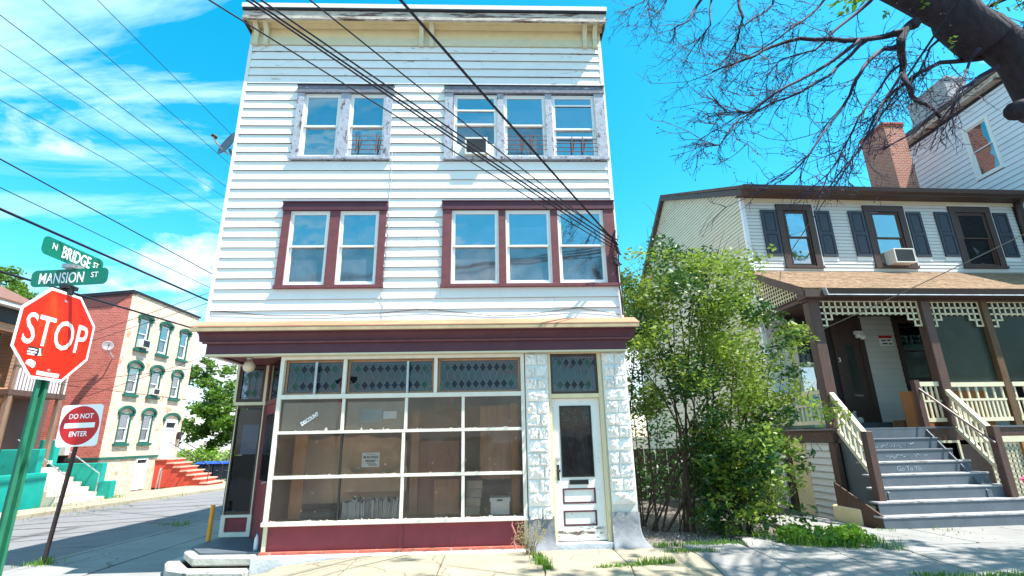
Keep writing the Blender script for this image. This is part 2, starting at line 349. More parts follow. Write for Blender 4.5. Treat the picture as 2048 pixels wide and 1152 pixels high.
m_teal = M('teal_paint', (.0,.27,.22), .6, .15, 2, .2, 20, col2=(.0,.20,.17), thr=.58, s2=3, soft=.1)
m_tealtrim = M('green_trim', (.008,.10,.075), .55, .12)
m_lstone = M('pale_stair_stone', (.68,.57,.44), .85, .15, 2, .2)
m_redpaint = M('red_stair_paint', (.62,.075,.04), .65, .12, 3, col2=(.7,.35,.25), thr=.7)
m_dish = M('dish_grey', (.15,.16,.19), .5, .1); m_dishred = M('dish_pale', (.24,.20,.21), .5)
m_flower = M('pink_petals', (.75,.05,.22), .6)
m_clay = M('clay_pot', (.12,.05,.035), .7)
m_lion = M('cast_stone', (.34,.36,.33), .9, .25, 14, .5)
m_mint = M('mint_plastic', (.24,.42,.38), .5, .06)
m_chalk = M('chalk', (.45,.55,.62), .9)
m_lamp = M('lamp_fabric', (.72,.75,.82), .9, .05)
m_globe = M('frosted_globe', (.62,.55,.42), .35, .1)
m_woodscreen = M('insect_screen', (.1,.1,.1), .8)
m_h3chim = M('grey_render', (.36,.35,.36), .9, .3, 7, .8, 9)
m_greyint = M('pale_grey_room', (.30,.28,.26), .9, .1)
g_sky = glassmat('window_glass', (.60,.66,.76), .36, (.34,.42,.60), .07)
g_screen = glassmat('screened_glass', (.45,.48,.54), .16, (.36,.37,.42), .24, .06)
g_shop = glassmat('shop_glass', (.93,.90,.87), .0, (.34,.30,.27), .055, ior=1.36)
g_leaded = glassmat('leaded_glass', (.30,.35,.45), .02, (.06,.09,.15), .05)
g_dark = glassmat('dark_glass', (.6,.62,.66), .0, (.2,.25,.25), .02, ior=1.33)
m_screen = glassmat('porch_screen', (.52,.58,.52), .0, (.07,.09,.075), .25, .3, ior=1.2)
# ------------------------------------------------------------------ shared builders
def gh(x, y):
    def ss(a, b, v):
        t = min(1, max(0, (v-a)/(b-a))); return t*t*(3-2*t)
    l = ss(2.0, 4.9, -x)
    return -0.30*l - 0.0125*max(0, y-10)*l - 0.10*ss(3.5, 7.0, x)
def FX(o=(0,0,0)):   # text plane -> wall facing -Y
    return Matrix(((1,0,0,o[0]),(0,0,-1,o[1]),(0,1,0,o[2]),(0,0,0,1)))
def FPX_(o=(0,0,0)):  # text plane -> wall facing +X
    return Matrix(((0,0,1,o[0]),(1,0,0,o[1]),(0,1,0,o[2]),(0,0,0,1)))
def text(name, s, size, T, mat, parent, sx=1.0, rot=0.0, thick=0.0, depth=0.002, align='CENTER', **k):
    cu = bpy.data.curves.new('txt', 'FONT'); cu.body = s; cu.size = size; cu.align_x = align; cu.align_y = 'CENTER'
    cu.offset = thick; cu.extrude = depth; cu.resolution_u = 3
    o = bpy.data.objects.new('txt', cu); COL.objects.link(o)
    bpy.context.view_layer.update()
    me = bpy.data.meshes.new_from_object(o.evaluated_get(bpy.context.evaluated_depsgraph_get()))
    bpy.data.objects.remove(o); bpy.data.curves.remove(cu)
    R = Matrix.Rotation(rot, 4, 'Z'); me.transform(T @ R @ Matrix.Diagonal((sx, 1, 1, 1)))
    me.materials.clear(); me.materials.append(mat)
    return put(bpy.data.objects.new(name, me), parent, **k)
def cuts(x0, x1, holes):
    iv = [(x0, x1)]
    for a, b in holes:
        n = []
        for p, q in iv:
            if b <= p or a >= q: n.append((p, q)); continue
            if a > p: n.append((p, a))
            if b < q: n.append((b, q))
        iv = n
    return [(p, q) for p, q in iv if q-p > 0.02]
def boards(parent, mat, T, x0, x1, z0, z1, exp, y, holes=(), seams=(), name='siding_board', single=True, lap=0.02, matfn=None, clip=None, jit=0.0, butt=False):
    """lapped boards on the plane y of frame T, each board a part (or one joined part of kind stuff)"""
    z = z0; acc = MB(T)
    while z < z1-0.01:
        zt = min(z+exp, z1); zc = (z+zt)/2
        a0, a1 = (x0, x1) if clip is None else clip(zc)
        if a1-a0 > 0.03:
            hs = [(h[0], h[1]) for h in holes if h[2] < zc < h[3]] + [(s-0.0015, s+0.0015) for s in seams]
            if butt and a1-a0 > 1.5: hs += [(s_-.0016, s_+.0016) for s_ in (random.uniform(a0+.4, a1-.4),)]
            for p, q in cuts(a0, a1, hs):
                b = MB(T) if single else acc
                d = lap*(1+random.uniform(-.15, .15)); w = random.uniform(-jit, jit); w2 = random.uniform(-jit, jit)
                yt = y-0.002; yb = y-d; nk = min(.016, exp*.10)      # lapped section: a lip, and a hollow where the dark backing stands in for shadow
                S = [(yb,0),(yb+.005,0),(yb+.005,nk),(y+.004,nk),(y+.004,zt-z),(yt,zt-z)]; n_ = len(S)
                b.add([(p,s_[0],z+w+s_[1]) for s_ in S]+[(q,s_[0],z+w2+s_[1]) for s_ in S], [tuple(range(n_))[::-1], tuple(range(n_, 2*n_))]+[(i,(i+1)%n_,n_+(i+1)%n_,n_+i) for i in range(n_)])
                if single: b.build(name, matfn(zc) if matfn else mat, parent)
        z += exp
    if not single: acc.build(name, mat, parent, kind='stuff')
def wallholes(name, parent, mat, T, x0, x1, z0, z1, y0, y1, holes, **k):
    xs = sorted({x0, x1, *[min(max(h[i], x0), x1) for h in holes for i in (0, 1)]}); zs = sorted({z0, z1, *[min(max(h[i], z0), z1) for h in holes for i in (2, 3)]})
    b = MB(T)
    for i in range(len(xs)-1):
        for j in range(len(zs)-1):
            cx_, cz_ = (xs[i]+xs[i+1])/2, (zs[j]+zs[j+1])/2
            if any(h[0] < cx_ < h[1] and h[2] < cz_ < h[3] for h in holes): continue
            b.add([(xs[i],y0,zs[j]),(xs[i+1],y0,zs[j]),(xs[i+1],y0,zs[j+1]),(xs[i],y0,zs[j+1])], [(0,1,2,3)])
    for h in holes:
        a, c, e, f = h
        b.add([(a,y0,e),(a,y1,e),(a,y1,f),(a,y0,f)], [(0,1,2,3)]); b.add([(c,y0,e),(c,y1,e),(c,y1,f),(c,y0,f)], [(0,1,2,3)])
        b.add([(a,y0,e),(c,y0,e),(c,y1,e),(a,y1,e)], [(0,1,2,3)]); b.add([(a,y0,f),(c,y0,f),(c,y1,f),(a,y1,f)], [(0,1,2,3)])
    return b.build(name, mat, parent, **k)
def room(parent, T, x0, x1, y0, y1, z0, z1, mat, name='room_lining'):
    v = [(x0,y0,z0),(x1,y0,z0),(x1,y1,z0),(x0,y1,z0),(x0,y0,z1),(x1,y0,z1),(x1,y1,z1),(x0,y1,z1)]
    return MB(T).add(v, [(3,2,1,0),(4,5,6,7),(1,2,6,5),(2,3,7,6),(3,0,4,7)]).build(name, mat, parent)
def ring(b, x0, x1, z0, z1, w, y0, y1, wt=None, wb=None):
    wt = w if wt is None else wt; wb = w if wb is None else wb
    b.box(x0, x0+w, y0, y1, z0, z1); b.box(x1-w, x1, y0, y1, z0, z1)
    b.box(x0+w, x1-w, y0, y1, z1-wt, z1); b.box(x0+w, x1-w, y0, y1, z0, z0+wb); return b
def curtain(parent, T, x0, x1, z0, z1, y, mat, folds=9, amp=.018, name='curtain'):
    b = MB(T); n = folds*6; vs = []; fs = []
    for i in range(n+1):
        x = x0+(x1-x0)*i/n; yy = y+amp*math.sin(i/n*folds*2*math.pi + 0.7*math.sin(i*.31))
        vs += [(x, yy, z0), (x, yy, z1)]
        if i: fs.append((2*i-2, 2*i, 2*i+1, 2*i-1))
    return b.add(vs, fs).build(name, mat, parent, smooth=True)
def sash_window(win, T, x0, x1, z0, z1, zm, yf, frame, gl_up, gl_lo, room_m=None, cur=None, blind=None, deep=0.8, extra=(), fw=.042):
    """one double hung unit inside the opening (sub-parts of win); yf: outer face of the frame, +y is indoors"""
    f = MB(T); ring(f, x0, x1, z0, z1, .022, yf, yf+.09)
    f.build('frame', frame, win)
    up = MB(T); ring(up, x0+.024, x1-.024, zm-.02, z1-.024, fw, yf+.014, yf+.045, wb=.034); up.build('sash', frame, win)
    lo = MB(T); ring(lo, x0+.024, x1-.024, z0+.024, zm+.016, fw, yf+.048, yf+.080, wt=.034, wb=.055); lo.build('sash', frame, win)
    for (a, c, y, g) in ((zm+.010, z1-.064, yf+.028, gl_up), (z0+.076, zm-.016, yf+.064, gl_lo)):
        B('pane', g, win, x0+.062, x1-.062, y, y+.004, a, c, T)
    for ze in extra: B('rail', frame, win, x0+.025, x1-.025, yf+.006, yf+.013, ze-.018, ze+.018, T)
    room(win, T, x0, x1, yf+.095, yf+deep, z0, z1, room_m or m_dark)
    if cur: 
        for (a, c, e, g) in cur: curtain(win, T, x0+(x1-x0)*a, x0+(x1-x0)*c, z0+(z1-z0)*e, z0+(z1-z0)*g, yf+.16, m_curtain)
    if blind: B('blind', m_blind, win, x0+.05, x1-.05, yf+.12, yf+.125, z0+(z1-z0)*blind[0], z0+(z1-z0)*blind[1], T)
def ac_unit(label, T, x, z, w, h, y0, y1, group='window air conditioners'):
    """x,z: centre bottom; sticks out from y1 (sash) to y0 (street)"""
    c = T @ Vector((x, y1, z)) if T is not None else Vector((x, y1, z))
    t = thing('air_conditioner', label, 'air conditioner', c, group)
    b = MB(T); b.box(x-w/2, x+w/2, y0+.02, y1, z, z+h); b.build('case', m_acw, t, bevel=.006)
    b = MB(T); ring(b, x-w/2, x+w/2, z, z+h, .03, y0, y0+.018); b.build('bezel', m_acw, t)
    b = MB(T); b.box(x-w/2+.03, x+w/2-.03, y0+.012, y0+.019, z+.03, z+h-.03); b.build('coil', m_acg, t)
    n = max(4, int(h/.035))
    for i in range(n):
        zz = z+.035+(h-.07)*(i+.5)/n
        B('louver', m_acg, t, x-w/2+.03, x+w/2-.03, y0+.003, y0+.010, zz-.004, zz+.004, T)
    return t
def leading(win, T, x0, x1, z0, z1, y, s=.125, d=.085, mat=None):
    """leaded lights: came lattice and the coloured diamonds of the two rows"""
    b = MB(T); r = .0045
    n = max(1, round((x1-x0)/s)); s = (x1-x0)/n
    zt = z1-2*d-.02; zb = z0+2*d+.02
    def seg(a, c): b.bar((a[0], y, a[1]), (c[0], y, c[1]), r*2, r*2, up=(0,1,0))
    g = MB(T); bl = MB(T)
    for i in range(n+1):
        x = x0+s*i
        if 0 < i < n: seg((x, zb), (x, zt))
        for (za, sg) in ((zt, 1), (zb, -1)):
            for k in (-1, 1):
                xx = x+k*s/2
                if x0-1e-4 <= xx <= x1+1e-4:
                    seg((x, za), (xx, za+sg*d)); seg((xx, za+sg*d), (x, za+sg*2*d))
            if i < n:
                c = (x+s/2, za+sg*d)
            if 0 < i < n:
                q = g if i in (1, n-1) else bl
                q.add([(x, y-.002, za), (x+s/2-.004, y-.002, za+sg*d), (x, y-.002, za+sg*2*d), (x-s/2+.004, y-.002, za+sg*d)], [(0,1,2,3)])
    seg((x0, zt+2*d), (x1, zt+2*d)); seg((x0, zb-2*d), (x1, zb-2*d))
    b.build('lead_came', mat or m_lead, win, kind='stuff')
    if g.v: g.build('green_diamond', m_greenglass, win, kind='stuff')
    if bl.v: bl.build('dark_diamond', m_blueglass, win, kind='stuff')
# ================================================================== SETTING
def sheet(name, mat, xs, ys, dz, kind='structure', parent=None):
    vs = [(x, y, gh(x, y)+dz) for y in ys for x in xs]; n = len(xs)
    fs = [(j*n+i, j*n+i+1, (j+1)*n+i+1, (j+1)*n+i) for j in range(len(ys)-1) for i in range(n-1)]
    return MB().add(vs, fs).build(name, mat, parent, smooth=True, kind=kind)
far = [-600, -300, -150, -80, -50, -35]
sheet('ground', m_dirt, far+[x*.75-24 for x in range(0, 65)]+[30, 45, 80, 160, 400, 700], [-400, -150, -60, -30, -20]+[y*.75-14 for y in range(0, 65)]+[45, 70, 110, 180, 350, 700], -.14)
# the street on the left, slightly turned; its far kerb
def strip(name, mat, L, R, ys, dz, n=7):
    vs = []; 
    for y in ys:
        a, b = L(y), R(y)
        vs += [(a+(b-a)*i/(n-1), y, gh(a+(b-a)*i/(n-1), y)+dz) for i in range(n)]
    fs = [(j*n+i, j*n+i+1, (j+1)*n+i+1, (j+1)*n+i) for j in range(len(ys)-1) for i in range(n-1)]
    return MB().add(vs, fs).build(name, mat, None, smooth=True, kind='structure')
farK = lambda y: -15.0+.095*(y-10)
nearK = lambda y: -7.95+.03*(y-10)
YS = [-8, -2, 0, 2, 4, 6, 8, 10, 12, 14, 17, 20, 24, 28, 33, 40, 50, 65, 90]
m_tar = M('tar', (.045,.044,.048), .7, .2)
road = strip('road', m_asph, lambda y: farK(y), lambda y: nearK(y), YS, -.075, 9)
for i in range(9):      # tar seams and a patch in the street surface
    y0 = 9.5+i*1.55+random.uniform(-.4, .4); P = [(farK(y0)+.5+k*.62, y0+.28*k*(1 if i % 2 else .7)+.12*math.sin(k*1.7+i)) for k in range(9)]
    P = [p for p in P if p[0] < nearK(p[1])-.1]; w_ = random.uniform(.02, .05); vs = []; fs = []
    for k, p in enumerate(P): vs += [(p[0], p[1]-w_, gh(*p)-.071), (p[0], p[1]+w_, gh(*p)-.071)]; fs += [(2*k-2, 2*k, 2*k+1, 2*k-1)] if k else []
    MB().add(vs, fs).build('tar_seam', m_tar, road)
strip('cross_street', m_asph, lambda y: -40, lambda y: 40, [-12, -8, -4, 0, 1.5, 2.6, 3.4], -.082, 40)
def slab(parent, mat, pts, th=.10, name='paving_slab', jit=.006):
    dz = random.uniform(-jit, jit); tx = random.uniform(-.004, .004); ty = random.uniform(-.004, .004)
    cx_ = sum(p[0] for p in pts)/len(pts); cy_ = sum(p[1] for p in pts)/len(pts)
    P = [Vector((p[0]+(cx_-p[0])*.012, p[1]+(cy_-p[1])*.012, gh(p[0], p[1])+dz+tx*(p[0]-cx_)+ty*(p[1]-cy_))) for p in pts]
    return MB().prism([p-Vector((0,0,th)) for p in P], (0, 0, th)).build(name, mat, parent, bevel=.008)
walk = struct('sidewalk', (1, 7, 0))
front = lambda x: 7.02+.165*(x-.68) if x > .68 else 7.02+.07*(x-.68)      # the long joint in front of the shop
xs = [-7.9, -6.9, -5.9, -5.0, -4.1, -3.2, -2.0, -.75, .62, 1.75, 2.85, 3.75, 4.9, 6.1, 7.3, 8.5, 9.8, 11.2]
for i in range(len(xs)-1):
    a, b = xs[i], xs[i+1]
    yn = lambda x: min(8.22, 8.9) if -3.6 < x < 2.5 else 8.45
    top_a, top_b = (8.24, 8.24) if -4 < a < 2.3 else ((9.2, 9.3) if a >= 2.3 else (7.95, 7.95))
    if a >= 3.7: top_a = 8.05+.1*(a-3.7); top_b = 8.05+.1*(b-3.7)
    if a < 3.7 and a > 2.3: top_a = top_b = 8.42
    m = m_conc if b < 2.9 else m_concgrey
    slab(walk, m, [(a, front(a)), (b, front(b)), (b, top_b), (a, top_a)])
    slab(walk, m, [(a-.25, front(a)-1.6), (b-.25, front(b)-1.6), (b, front(b)-.006), (a, front(a)-.006)])
    slab(walk, m, [(a-.5, 3.6), (b-.5, 3.6), (b-.25, front(b)-1.606), (a-.25, front(a)-1.606)])
# forecourt of the porch house: larger grey slabs up to the stairs
for (p) in ([(3.75,8.06),(5.6,8.24),(5.3,9.4),(3.95,8.75)], [(5.62,8.24),(7.6,8.45),(7.5,9.9),(5.32,9.42)], [(7.62,8.45),(9.8,8.66),(9.8,9.9),(7.52,9.9)],
            [(5.3,9.43),(7.0,9.85),(6.9,11.6),(5.6,11.6)], [(9.82,8.68),(12,8.9),(12,10),(9.82,9.9)]):
    slab(walk, m_concgrey, p)
swalk = struct('side_sidewalk', (-6.5, 15, -.3))
y = 7.98
while y < 34:
    y2 = y+random.uniform(1.4, 1.6)
    slab(swalk, m_concgrey, [(nearK(y)+.16, y), (-6.4, y), (-6.4, y2), (nearK(y2)+.16, y2)]); slab(swalk, m_concgrey, [(-6.385, y), (-4.96, y), (-4.96, y2), (-6.385, y2)]); y = y2
for (K, s, nm) in ((nearK, 1, 'near_kerb'), (farK, -1, 'far_kerb')):
    kb = struct(nm, (K(12), 12, -.3)); y = 3.5 if s < 0 else 7.9
    while y < 60:
        y2 = y+2.4; w = .15*s
        P = [(K(y), y), (K(y)+w, y), (K(y2-.01)+w, y2-.01), (K(y2-.01), y2-.01)]
        MB().prism([(p[0], p[1], gh(*p)-.2) for p in P], (0, 0, .2+(.035 if s < 0 else .002))).build('kerb_stone', m_conc if s < 0 else m_concgrey, kb); y = y2
fwalk = struct('far_sidewalk', (-17, 15, -.3))
y = 6
while y < 48:
    y2 = y+1.9; w = lambda y: (max(-18.2, farK(y)-3.4) if y > 23 else farK(y)-1.6)
    P = [(w(y), y), (farK(y)-.16, y), (farK(y2-.012)-.16, y2-.012), (w(y2-.012), y2-.012)]
    MB().prism([(p[0], p[1], gh(*p)-.15) for p in P], (0, 0, .17+random.uniform(0, .012))).build('paving_slab', m_conc, fwalk); y = y2
sheet('driveway', m_gravel, [2.3, 2.7, 3.1, 3.5, 3.9, 4.3, 5.4, 6.4, 7.3], [8.43, 8.8, 9.2, 9.8, 10.5, 11.5, 13, 16, 24], -.10)
st = MB()
for i in range(1500):
    x = random.uniform(2.35, 4.4); y = 8.5+random.random()**1.5*3.2; r = random.uniform(.006, .022); z = gh(x, y)-.10
    st.add([(x-r, y, z), (x, y-r*.8, z), (x+r, y+r*.2, z), (x, y+r, z), (x+r*.2, y, z+r*.9)], [(0,1,4), (1,2,4), (2,3,4), (3,0,4)])
st.build('gravel', M('gravel_stones', (.28,.26,.23), .9, .4, 20), kind='stuff')
# ================================================================== THE CORNER BUILDING
YF = 8.5; XL, XR = -4.92, 2.27; ZS = 3.61
bld = thing('corner_building', 'three storey white clapboard corner building with a maroon and glass shopfront', 'building', (-1.3, 12, 0))
W2L = (-3.83, -1.96, 4.19, 5.83); W2R = (-.93, 2.245, 4.19, 5.84); W3L = (-3.83, -1.97, 6.74, 8.38); W3R = (-.94, 2.24, 6.74, 8.39)
holes = [W2L, W2R, W3L, W3R]
op = lambda w: (w[0]+.10, w[1]-.10, w[2]+.05, w[3]-.12)
wallholes('front_wall', bld, m_lapdark, None, XL, XR, ZS-.02, 9.95, YF+.012, YF+.13, [op(w) for w in holes])
b = MB(); b.box(XL, XL+.1, YF+.14, 21, 3.05, 9.3); b.build('side_wall', m_siding, bld)
b = MB(); b.box(XL+.12, XR-.02, 20.9, 21, 0, 9.2); b.build('rear_wall', m_siding, bld)
b = MB(); b.box(XL+.003, XL+.1, 10.35, 21, -.4, 3.045); b.build('side_wall', m_siding, bld)
b = MB(); b.box(XR-.1, XR-.004, YF+.4, 21, -.2, 9.3); b.build('side_wall', m_siding, bld)
boards(bld, m_siding, None, XL+.05, XR-.055, 3.803-.1943, 9.40, .1943, YF, holes, matfn=lambda z: m_sidingpeel if z > 8.45 else m_siding, jit=.003, lap=.029, butt=True,
       seams=())
# corner boards and the vertical seam cable
B('corner_board', m_siding, bld, XL-.012, XL+.049, YF-.028, YF+.13, ZS, 9.40); B('corner_board', m_siding, bld, XR-.054, XR+.012, YF-.028, YF+.13, ZS, 9.40)
# frieze, soffit, cornice
B('frieze_board', m_creampale, bld, XL-.01, XR+.01, YF-.03, YF+.012, 9.41, 9.58)
B('frieze_board', m_cream, bld, XL-.01, XR+.01, YF-.022, YF+.012, 9.585, 9.80)
b = MB(); b.prism([(XL-.06, YF-.05, 9.805), (XL-.06, YF+.012, 9.805), (XL-.06, YF+.012, 9.90), (XL-.06, YF-.13, 9.90)], (XR-XL+.12, 0, 0)); b.build('bed_moulding', m_cream, bld)
b = MB(); b.hexa([(XL-.07,8.225,9.80),(XR+.07,8.225,9.80),(XR+.07,YF+.02,9.905),(XL-.07,YF+.02,9.905),(XL-.07,8.225,9.83),(XR+.07,8.225,9.83),(XR+.07,YF+.02,9.93),(XL-.07,YF+.02,9.93)]); b.build('soffit', m_cream, bld)
b = MB(); b.box(XL-.08, XR+.08, 8.20, 8.224, 9.775, 9.995); b.build('fascia', m_fascia, bld)
B('fascia_strip', m_fascia, bld, XL-.085, XR+.085, 8.186, 8.199, 9.79, 9.86)
B('drip_edge', m_black, bld, XL-.10, XR+.10, 8.17, 8.30, 9.998, 10.045)
B('roof_edge', m_vinyl, bld, XL-.11, XR+.11, 8.155, 8.33, 10.047, 10.145)
b = MB(); b.hexa([(XL-.06,8.31,9.99),(XR+.06,8.31,9.99),(XR+.06,21.05,9.15),(XL-.06,21.05,9.15),(XL-.06,8.31,10.06),(XR+.06,8.31,10.06),(XR+.06,21.05,9.25),(XL-.06,21.05,9.25)]); b.build('roof', m_rooffelt, bld)
for s, x in ((-1, XL-.065), (1, XR+.065)):
    b = MB(); b.hexa([(x-.012,8.23,9.75),(x+.012,8.23,9.75),(x+.012,20.9,9.0),(x-.012,20.9,9.0),(x-.012,8.23,9.985),(x+.012,8.23,9.985),(x+.012,20.9,9.2),(x-.012,20.9,9.2)]); b.build('eave_board', m_brown, bld)
def bracket(x):
    pr = [(0,9.40),(-.05,9.40),(-.065,9.46),(-.055,9.56),(-.075,9.66),(-.12,9.74),(-.19,9.80),(-.235,9.815),(-.235,9.86),(0,9.895)]
    b = MB(); b.prism([(x-.045, YF-.032+p[0], p[1]) for p in pr], (.09, 0, 0)); b.box(x-.05, x+.05, YF-.095, YF-.031, 9.375, 9.398)
    b.build('bracket', m_creampale, bld)
for x in (-4.80, -4.60, -1.45, -1.24, 1.94, 2.15): bracket(x)
# --- the upper windows
def casing(W, units, mat, head, zs, sill=.055, wl_=.135, wr=.13, hd=.155):
    x0, x1, z0, z1 = W
    w = B('window', mat, bld, x0+.10, x1-.10, YF+.131, YF+.135, z1-hd-.05, z1-.12)
    B('casing_board', mat, w, x0, x0+wl_, YF-.055, YF+.012, z0+sill, z1-hd); B('casing_board', mat, w, x1-wr, x1, YF-.055, YF+.012, z0+sill, z1-hd)
    for i in range(len(units)-1): B('mullion_board', mat, w, units[i][1], units[i+1][0], YF-.045, YF+.012, z0+sill, z1-hd)
    B('window_head', head, w, x0-.012, x1+.012, YF-.075, YF+.012, z1-hd+.002, z1)
    B('drip_cap', m_black if head is m_peelhead else m_maroondk, w, x0-.02, x1+.02, YF-.095, YF-.001, z1+.002, z1+.018)
    B('window_sill', mat, w, x0-.015, x1+.015, YF-.075, YF+.012, z0, z0+sill-.002)
    B('stop_board', mat, w, x0+.10, units[0][0], YF+.11, YF+.125, z0+.05, z1-.12); B('stop_board', mat, w, units[-1][1], x1-.10, YF+.11, YF+.125, z0+.05, z1-.12)
    return w
def guard(win, x0, x1, z0, z1, post):
    b = MB(); 
    for z in np.linspace(z0, z1, 4): b.tube([(x0, YF-.03, z), (x1, YF-.03, z)], .006, 5)
    for x in post: b.bar((x, YF-.035, z0-.06), (x, YF-.035, z1+.05), .018, .008)
    for x in post: b.bar((x+.012, YF-.02, z0+.01), (x+.06, YF-.02, z1+.02), .012, .006)
    b.build('window_guard', m_rustiron, win)
uL = [(-3.695, -2.985), (-2.80, -2.09)]; uR = [(-.765, .095), (.225, 1.055), (1.185, 2.045)]
w = casing(W2L, uL, m_maroon, m_maroondk, None)
for i, (a, c) in enumerate(uL): sash_window(w, None, a, c, 4.247, 5.67, 4.99, YF-.03, m_vinyl, g_sky, g_screen, cur=[(.04,.97,.45,.97)] if i else [(.02,.62,.05,.97), (.74,.98,.05,.97)])
w = casing(W2R, uR, m_maroon, m_maroondk, None, wl_=.165, wr=.20)
for i, (a, c) in enumerate(uR): sash_window(w, None, a, c, 4.247, 5.675, 4.98, YF-.03, m_vinyl, g_sky, g_screen, cur=[(.78,.96,.03,.97)] if i == 2 else None)
uL3 = [(-3.695, -2.985), (-2.80, -2.09)]
w = casing(W3L, uL3, m_peel, m_peelhead, None)
for i, (a, c) in enumerate(uL3): sash_window(w, None, a, c, 6.797, 8.215, 7.50, YF-.02, m_vinyl, g_sky, g_sky)
guard(w, -2.82, -2.06, 6.96, 7.26, (-2.62, -2.24))
w = casing(W3R, uR, m_peel, m_peelhead, None, wl_=.165, wr=.20)
for i, (a, c) in enumerate(uR):
    sash_window(w, None, a, c, 6.797, 8.21, (7.55, 7.53, 7.45)[i], YF-.02, m_vinyl, g_sky, (g_screen, g_screen, g_sky)[i], extra=((7.86,), (), (7.98, 7.25))[i], cur=[(.86,.96,.5,.9)] if i == 1 else None)
guard(w, .24, 1.07, 6.97, 7.27, (.56, .74)); guard(w, 1.22, 2.06, 6.93, 7.20, (1.55, 1.76))
B('filler_panel', m_acw, w, -.73, -.54, YF-.012, YF+.0, 6.83, 7.10); B('filler_panel', m_acw, w, -.10, .06, YF-.012, YF+.0, 6.83, 7.10)
ac_unit('beige window air conditioner in the third floor window of the white corner building', None, -.315, 6.80, .43, .36, YF-.15, YF+.03)
# --- shop cornice (awning) with the rusty roof
pr = [(YF-.002,3.60),(8.205,3.475),(8.19,3.465),(8.19,3.40),(YF-.002,3.40)]
def run(name, mat, prof, x0, x1): return MB().prism([(x0, p[0], p[1]) for p in prof], (x1-x0, 0, 0)).build(name, mat, bld)
run('awning_roof', m_awnroof, [(YF-.03,3.612),(8.185,3.470),(8.185,3.452),(YF-.03,3.594)], -4.99, 2.46)
run('awning_edge', M('dull_edge', (.42,.33,.20), .7, .2, 3, col2=(.30,.18,.12), thr=.6, s2=3, st2=(.5,1,1)), [(8.20,3.449),(8.188,3.449),(8.188,3.392),(8.215,3.385)], -4.985, 2.455)
run('awning_core', m_maroondk, [(YF+.3,3.59),(YF-.04,3.59),(8.23,3.455),(8.23,3.39),(8.30,3.36),(8.335,3.30),(8.35,3.245),(YF+.3,3.245)], -4.90, 2.40)
run('awning_moulding', m_maroon, [(8.349,3.24),(8.325,3.235),(8.325,3.205),(8.349,3.20)], -4.83, 2.33)
b = MB(); b.box(-4.78, 2.25, 8.375, 8.52, 3.035, 3.243); b.build('awning_frieze', m_maroondk, bld)
B('awning_trim', m_creampale, bld, -4.79, 2.26, 8.366, 8.50, 3.004, 3.033)
b = MB(); b.box(-4.79, -4.70, 8.53, 10.35, 3.04, 3.24); b.build('awning_return', m_maroondk, bld)
B('porch_ceiling', m_maroon, bld, -4.69, -3.3, 8.53, 10.4, 3.06, 3.09)
b = MB(); b.lathe([(.06,3.06),(.06,3.02),(.045,3.0),(.045,2.985)], (-4.22, 8.75, 0), 14); lf = b.build('globe_light', m_steel, bld)
MB().lathe([(.045,2.985),(.075,2.95),(.10,2.90),(.10,2.86),(.08,2.815),(.045,2.79),(.01,2.785)], (-4.22, 8.75, 0), 18).build('globe', m_globe, lf, smooth=True)
MB().tube([(-4.18, 8.74, 3.03), (-3.9, 8.66, 3.02), (-3.56, 8.56, 3.03)], .012, 6).build('conduit', m_creampale, lf)
# --- shop window
sx0, sx1 = -3.57, .47
shop = B('shopfront', m_maroonkick, bld, sx0+.07, sx1-.03, YF+.035, YF+.10, .03, .385)
B('kick_batten', m_maroonkick, shop, -1.50, -1.44, YF+.022, YF+.0345, .03, .385)
B('kick_post', m_creampale, shop, sx0+.005, sx0+.065, YF+.01, YF+.10, .03, .385); B('kick_post', m_creampale, shop, sx1-.028, sx1+.03, YF+.01, YF+.10, .03, .385)
B('base_curb', m_redcurb, shop, sx0-.01, sx1+.03, YF-.03, YF+.12, -.35, .028)
B('sill', m_whitewood, shop, sx0-.02, sx1+.03, YF-.055, YF+.10, .387, .445, bevel=.006)
B('frame_post', m_whitewood, shop, sx0, sx0+.062, YF-.03, YF+.06, .447, 3.0); B('frame_post', m_whitewood, shop, sx1-.03, sx1+.03, YF-.03, YF+.06, .447, 3.0)
MB().box(sx0+.064, sx1-.032, YF-.028, YF+.06, 2.945, 3.0).build('frame_head', m_whitewood, shop)
B('transom_bar', m_whitewood, shop, sx0+.064, sx1-.032, YF-.032, YF+.06, 2.295, 2.365)
ymid = YF+.015
rows = [(.447, 1.062, (-2.455, -1.475, -.515)), (1.112, 1.742, (-2.475, -1.485, -.52)), (1.79, 2.293, (-2.485, -1.46, -.525))]
for zz in (1.087, 1.766): B('glazing_bar', m_whitewood, shop, sx0+.064, sx1-.032, YF-.02, YF+.04, zz-.024, zz+.024)
for ri, (z0, z1, ms) in enumerate(rows):
    ed = [sx0+.064, *ms, sx1-.032]
    for k, mx in enumerate(ms):
        mat, hw = ((m_iron, .012) if (k == 0 and ri < 2) else (m_whitewood, .024))
        B('mullion', mat, shop, mx-hw, mx+hw, YF-.018, YF+.038, z0+.001, z1-.001)
    for k in range(4):
        B('pane', g_shop, shop, ed[k]+.026*(k > 0), ed[k+1]-.026*(k < 3), ymid, ymid+.005, z0+.001, z1-.001)
tz0, tz1 = 2.367, 2.943
ed = [sx0+.064, -2.505, -.99, sx1-.032]
for mx in (-2.505, -.99): B('mullion', m_whitewood, shop, mx-.028, mx+.028, YF-.022, YF+.045, tz0, tz1)
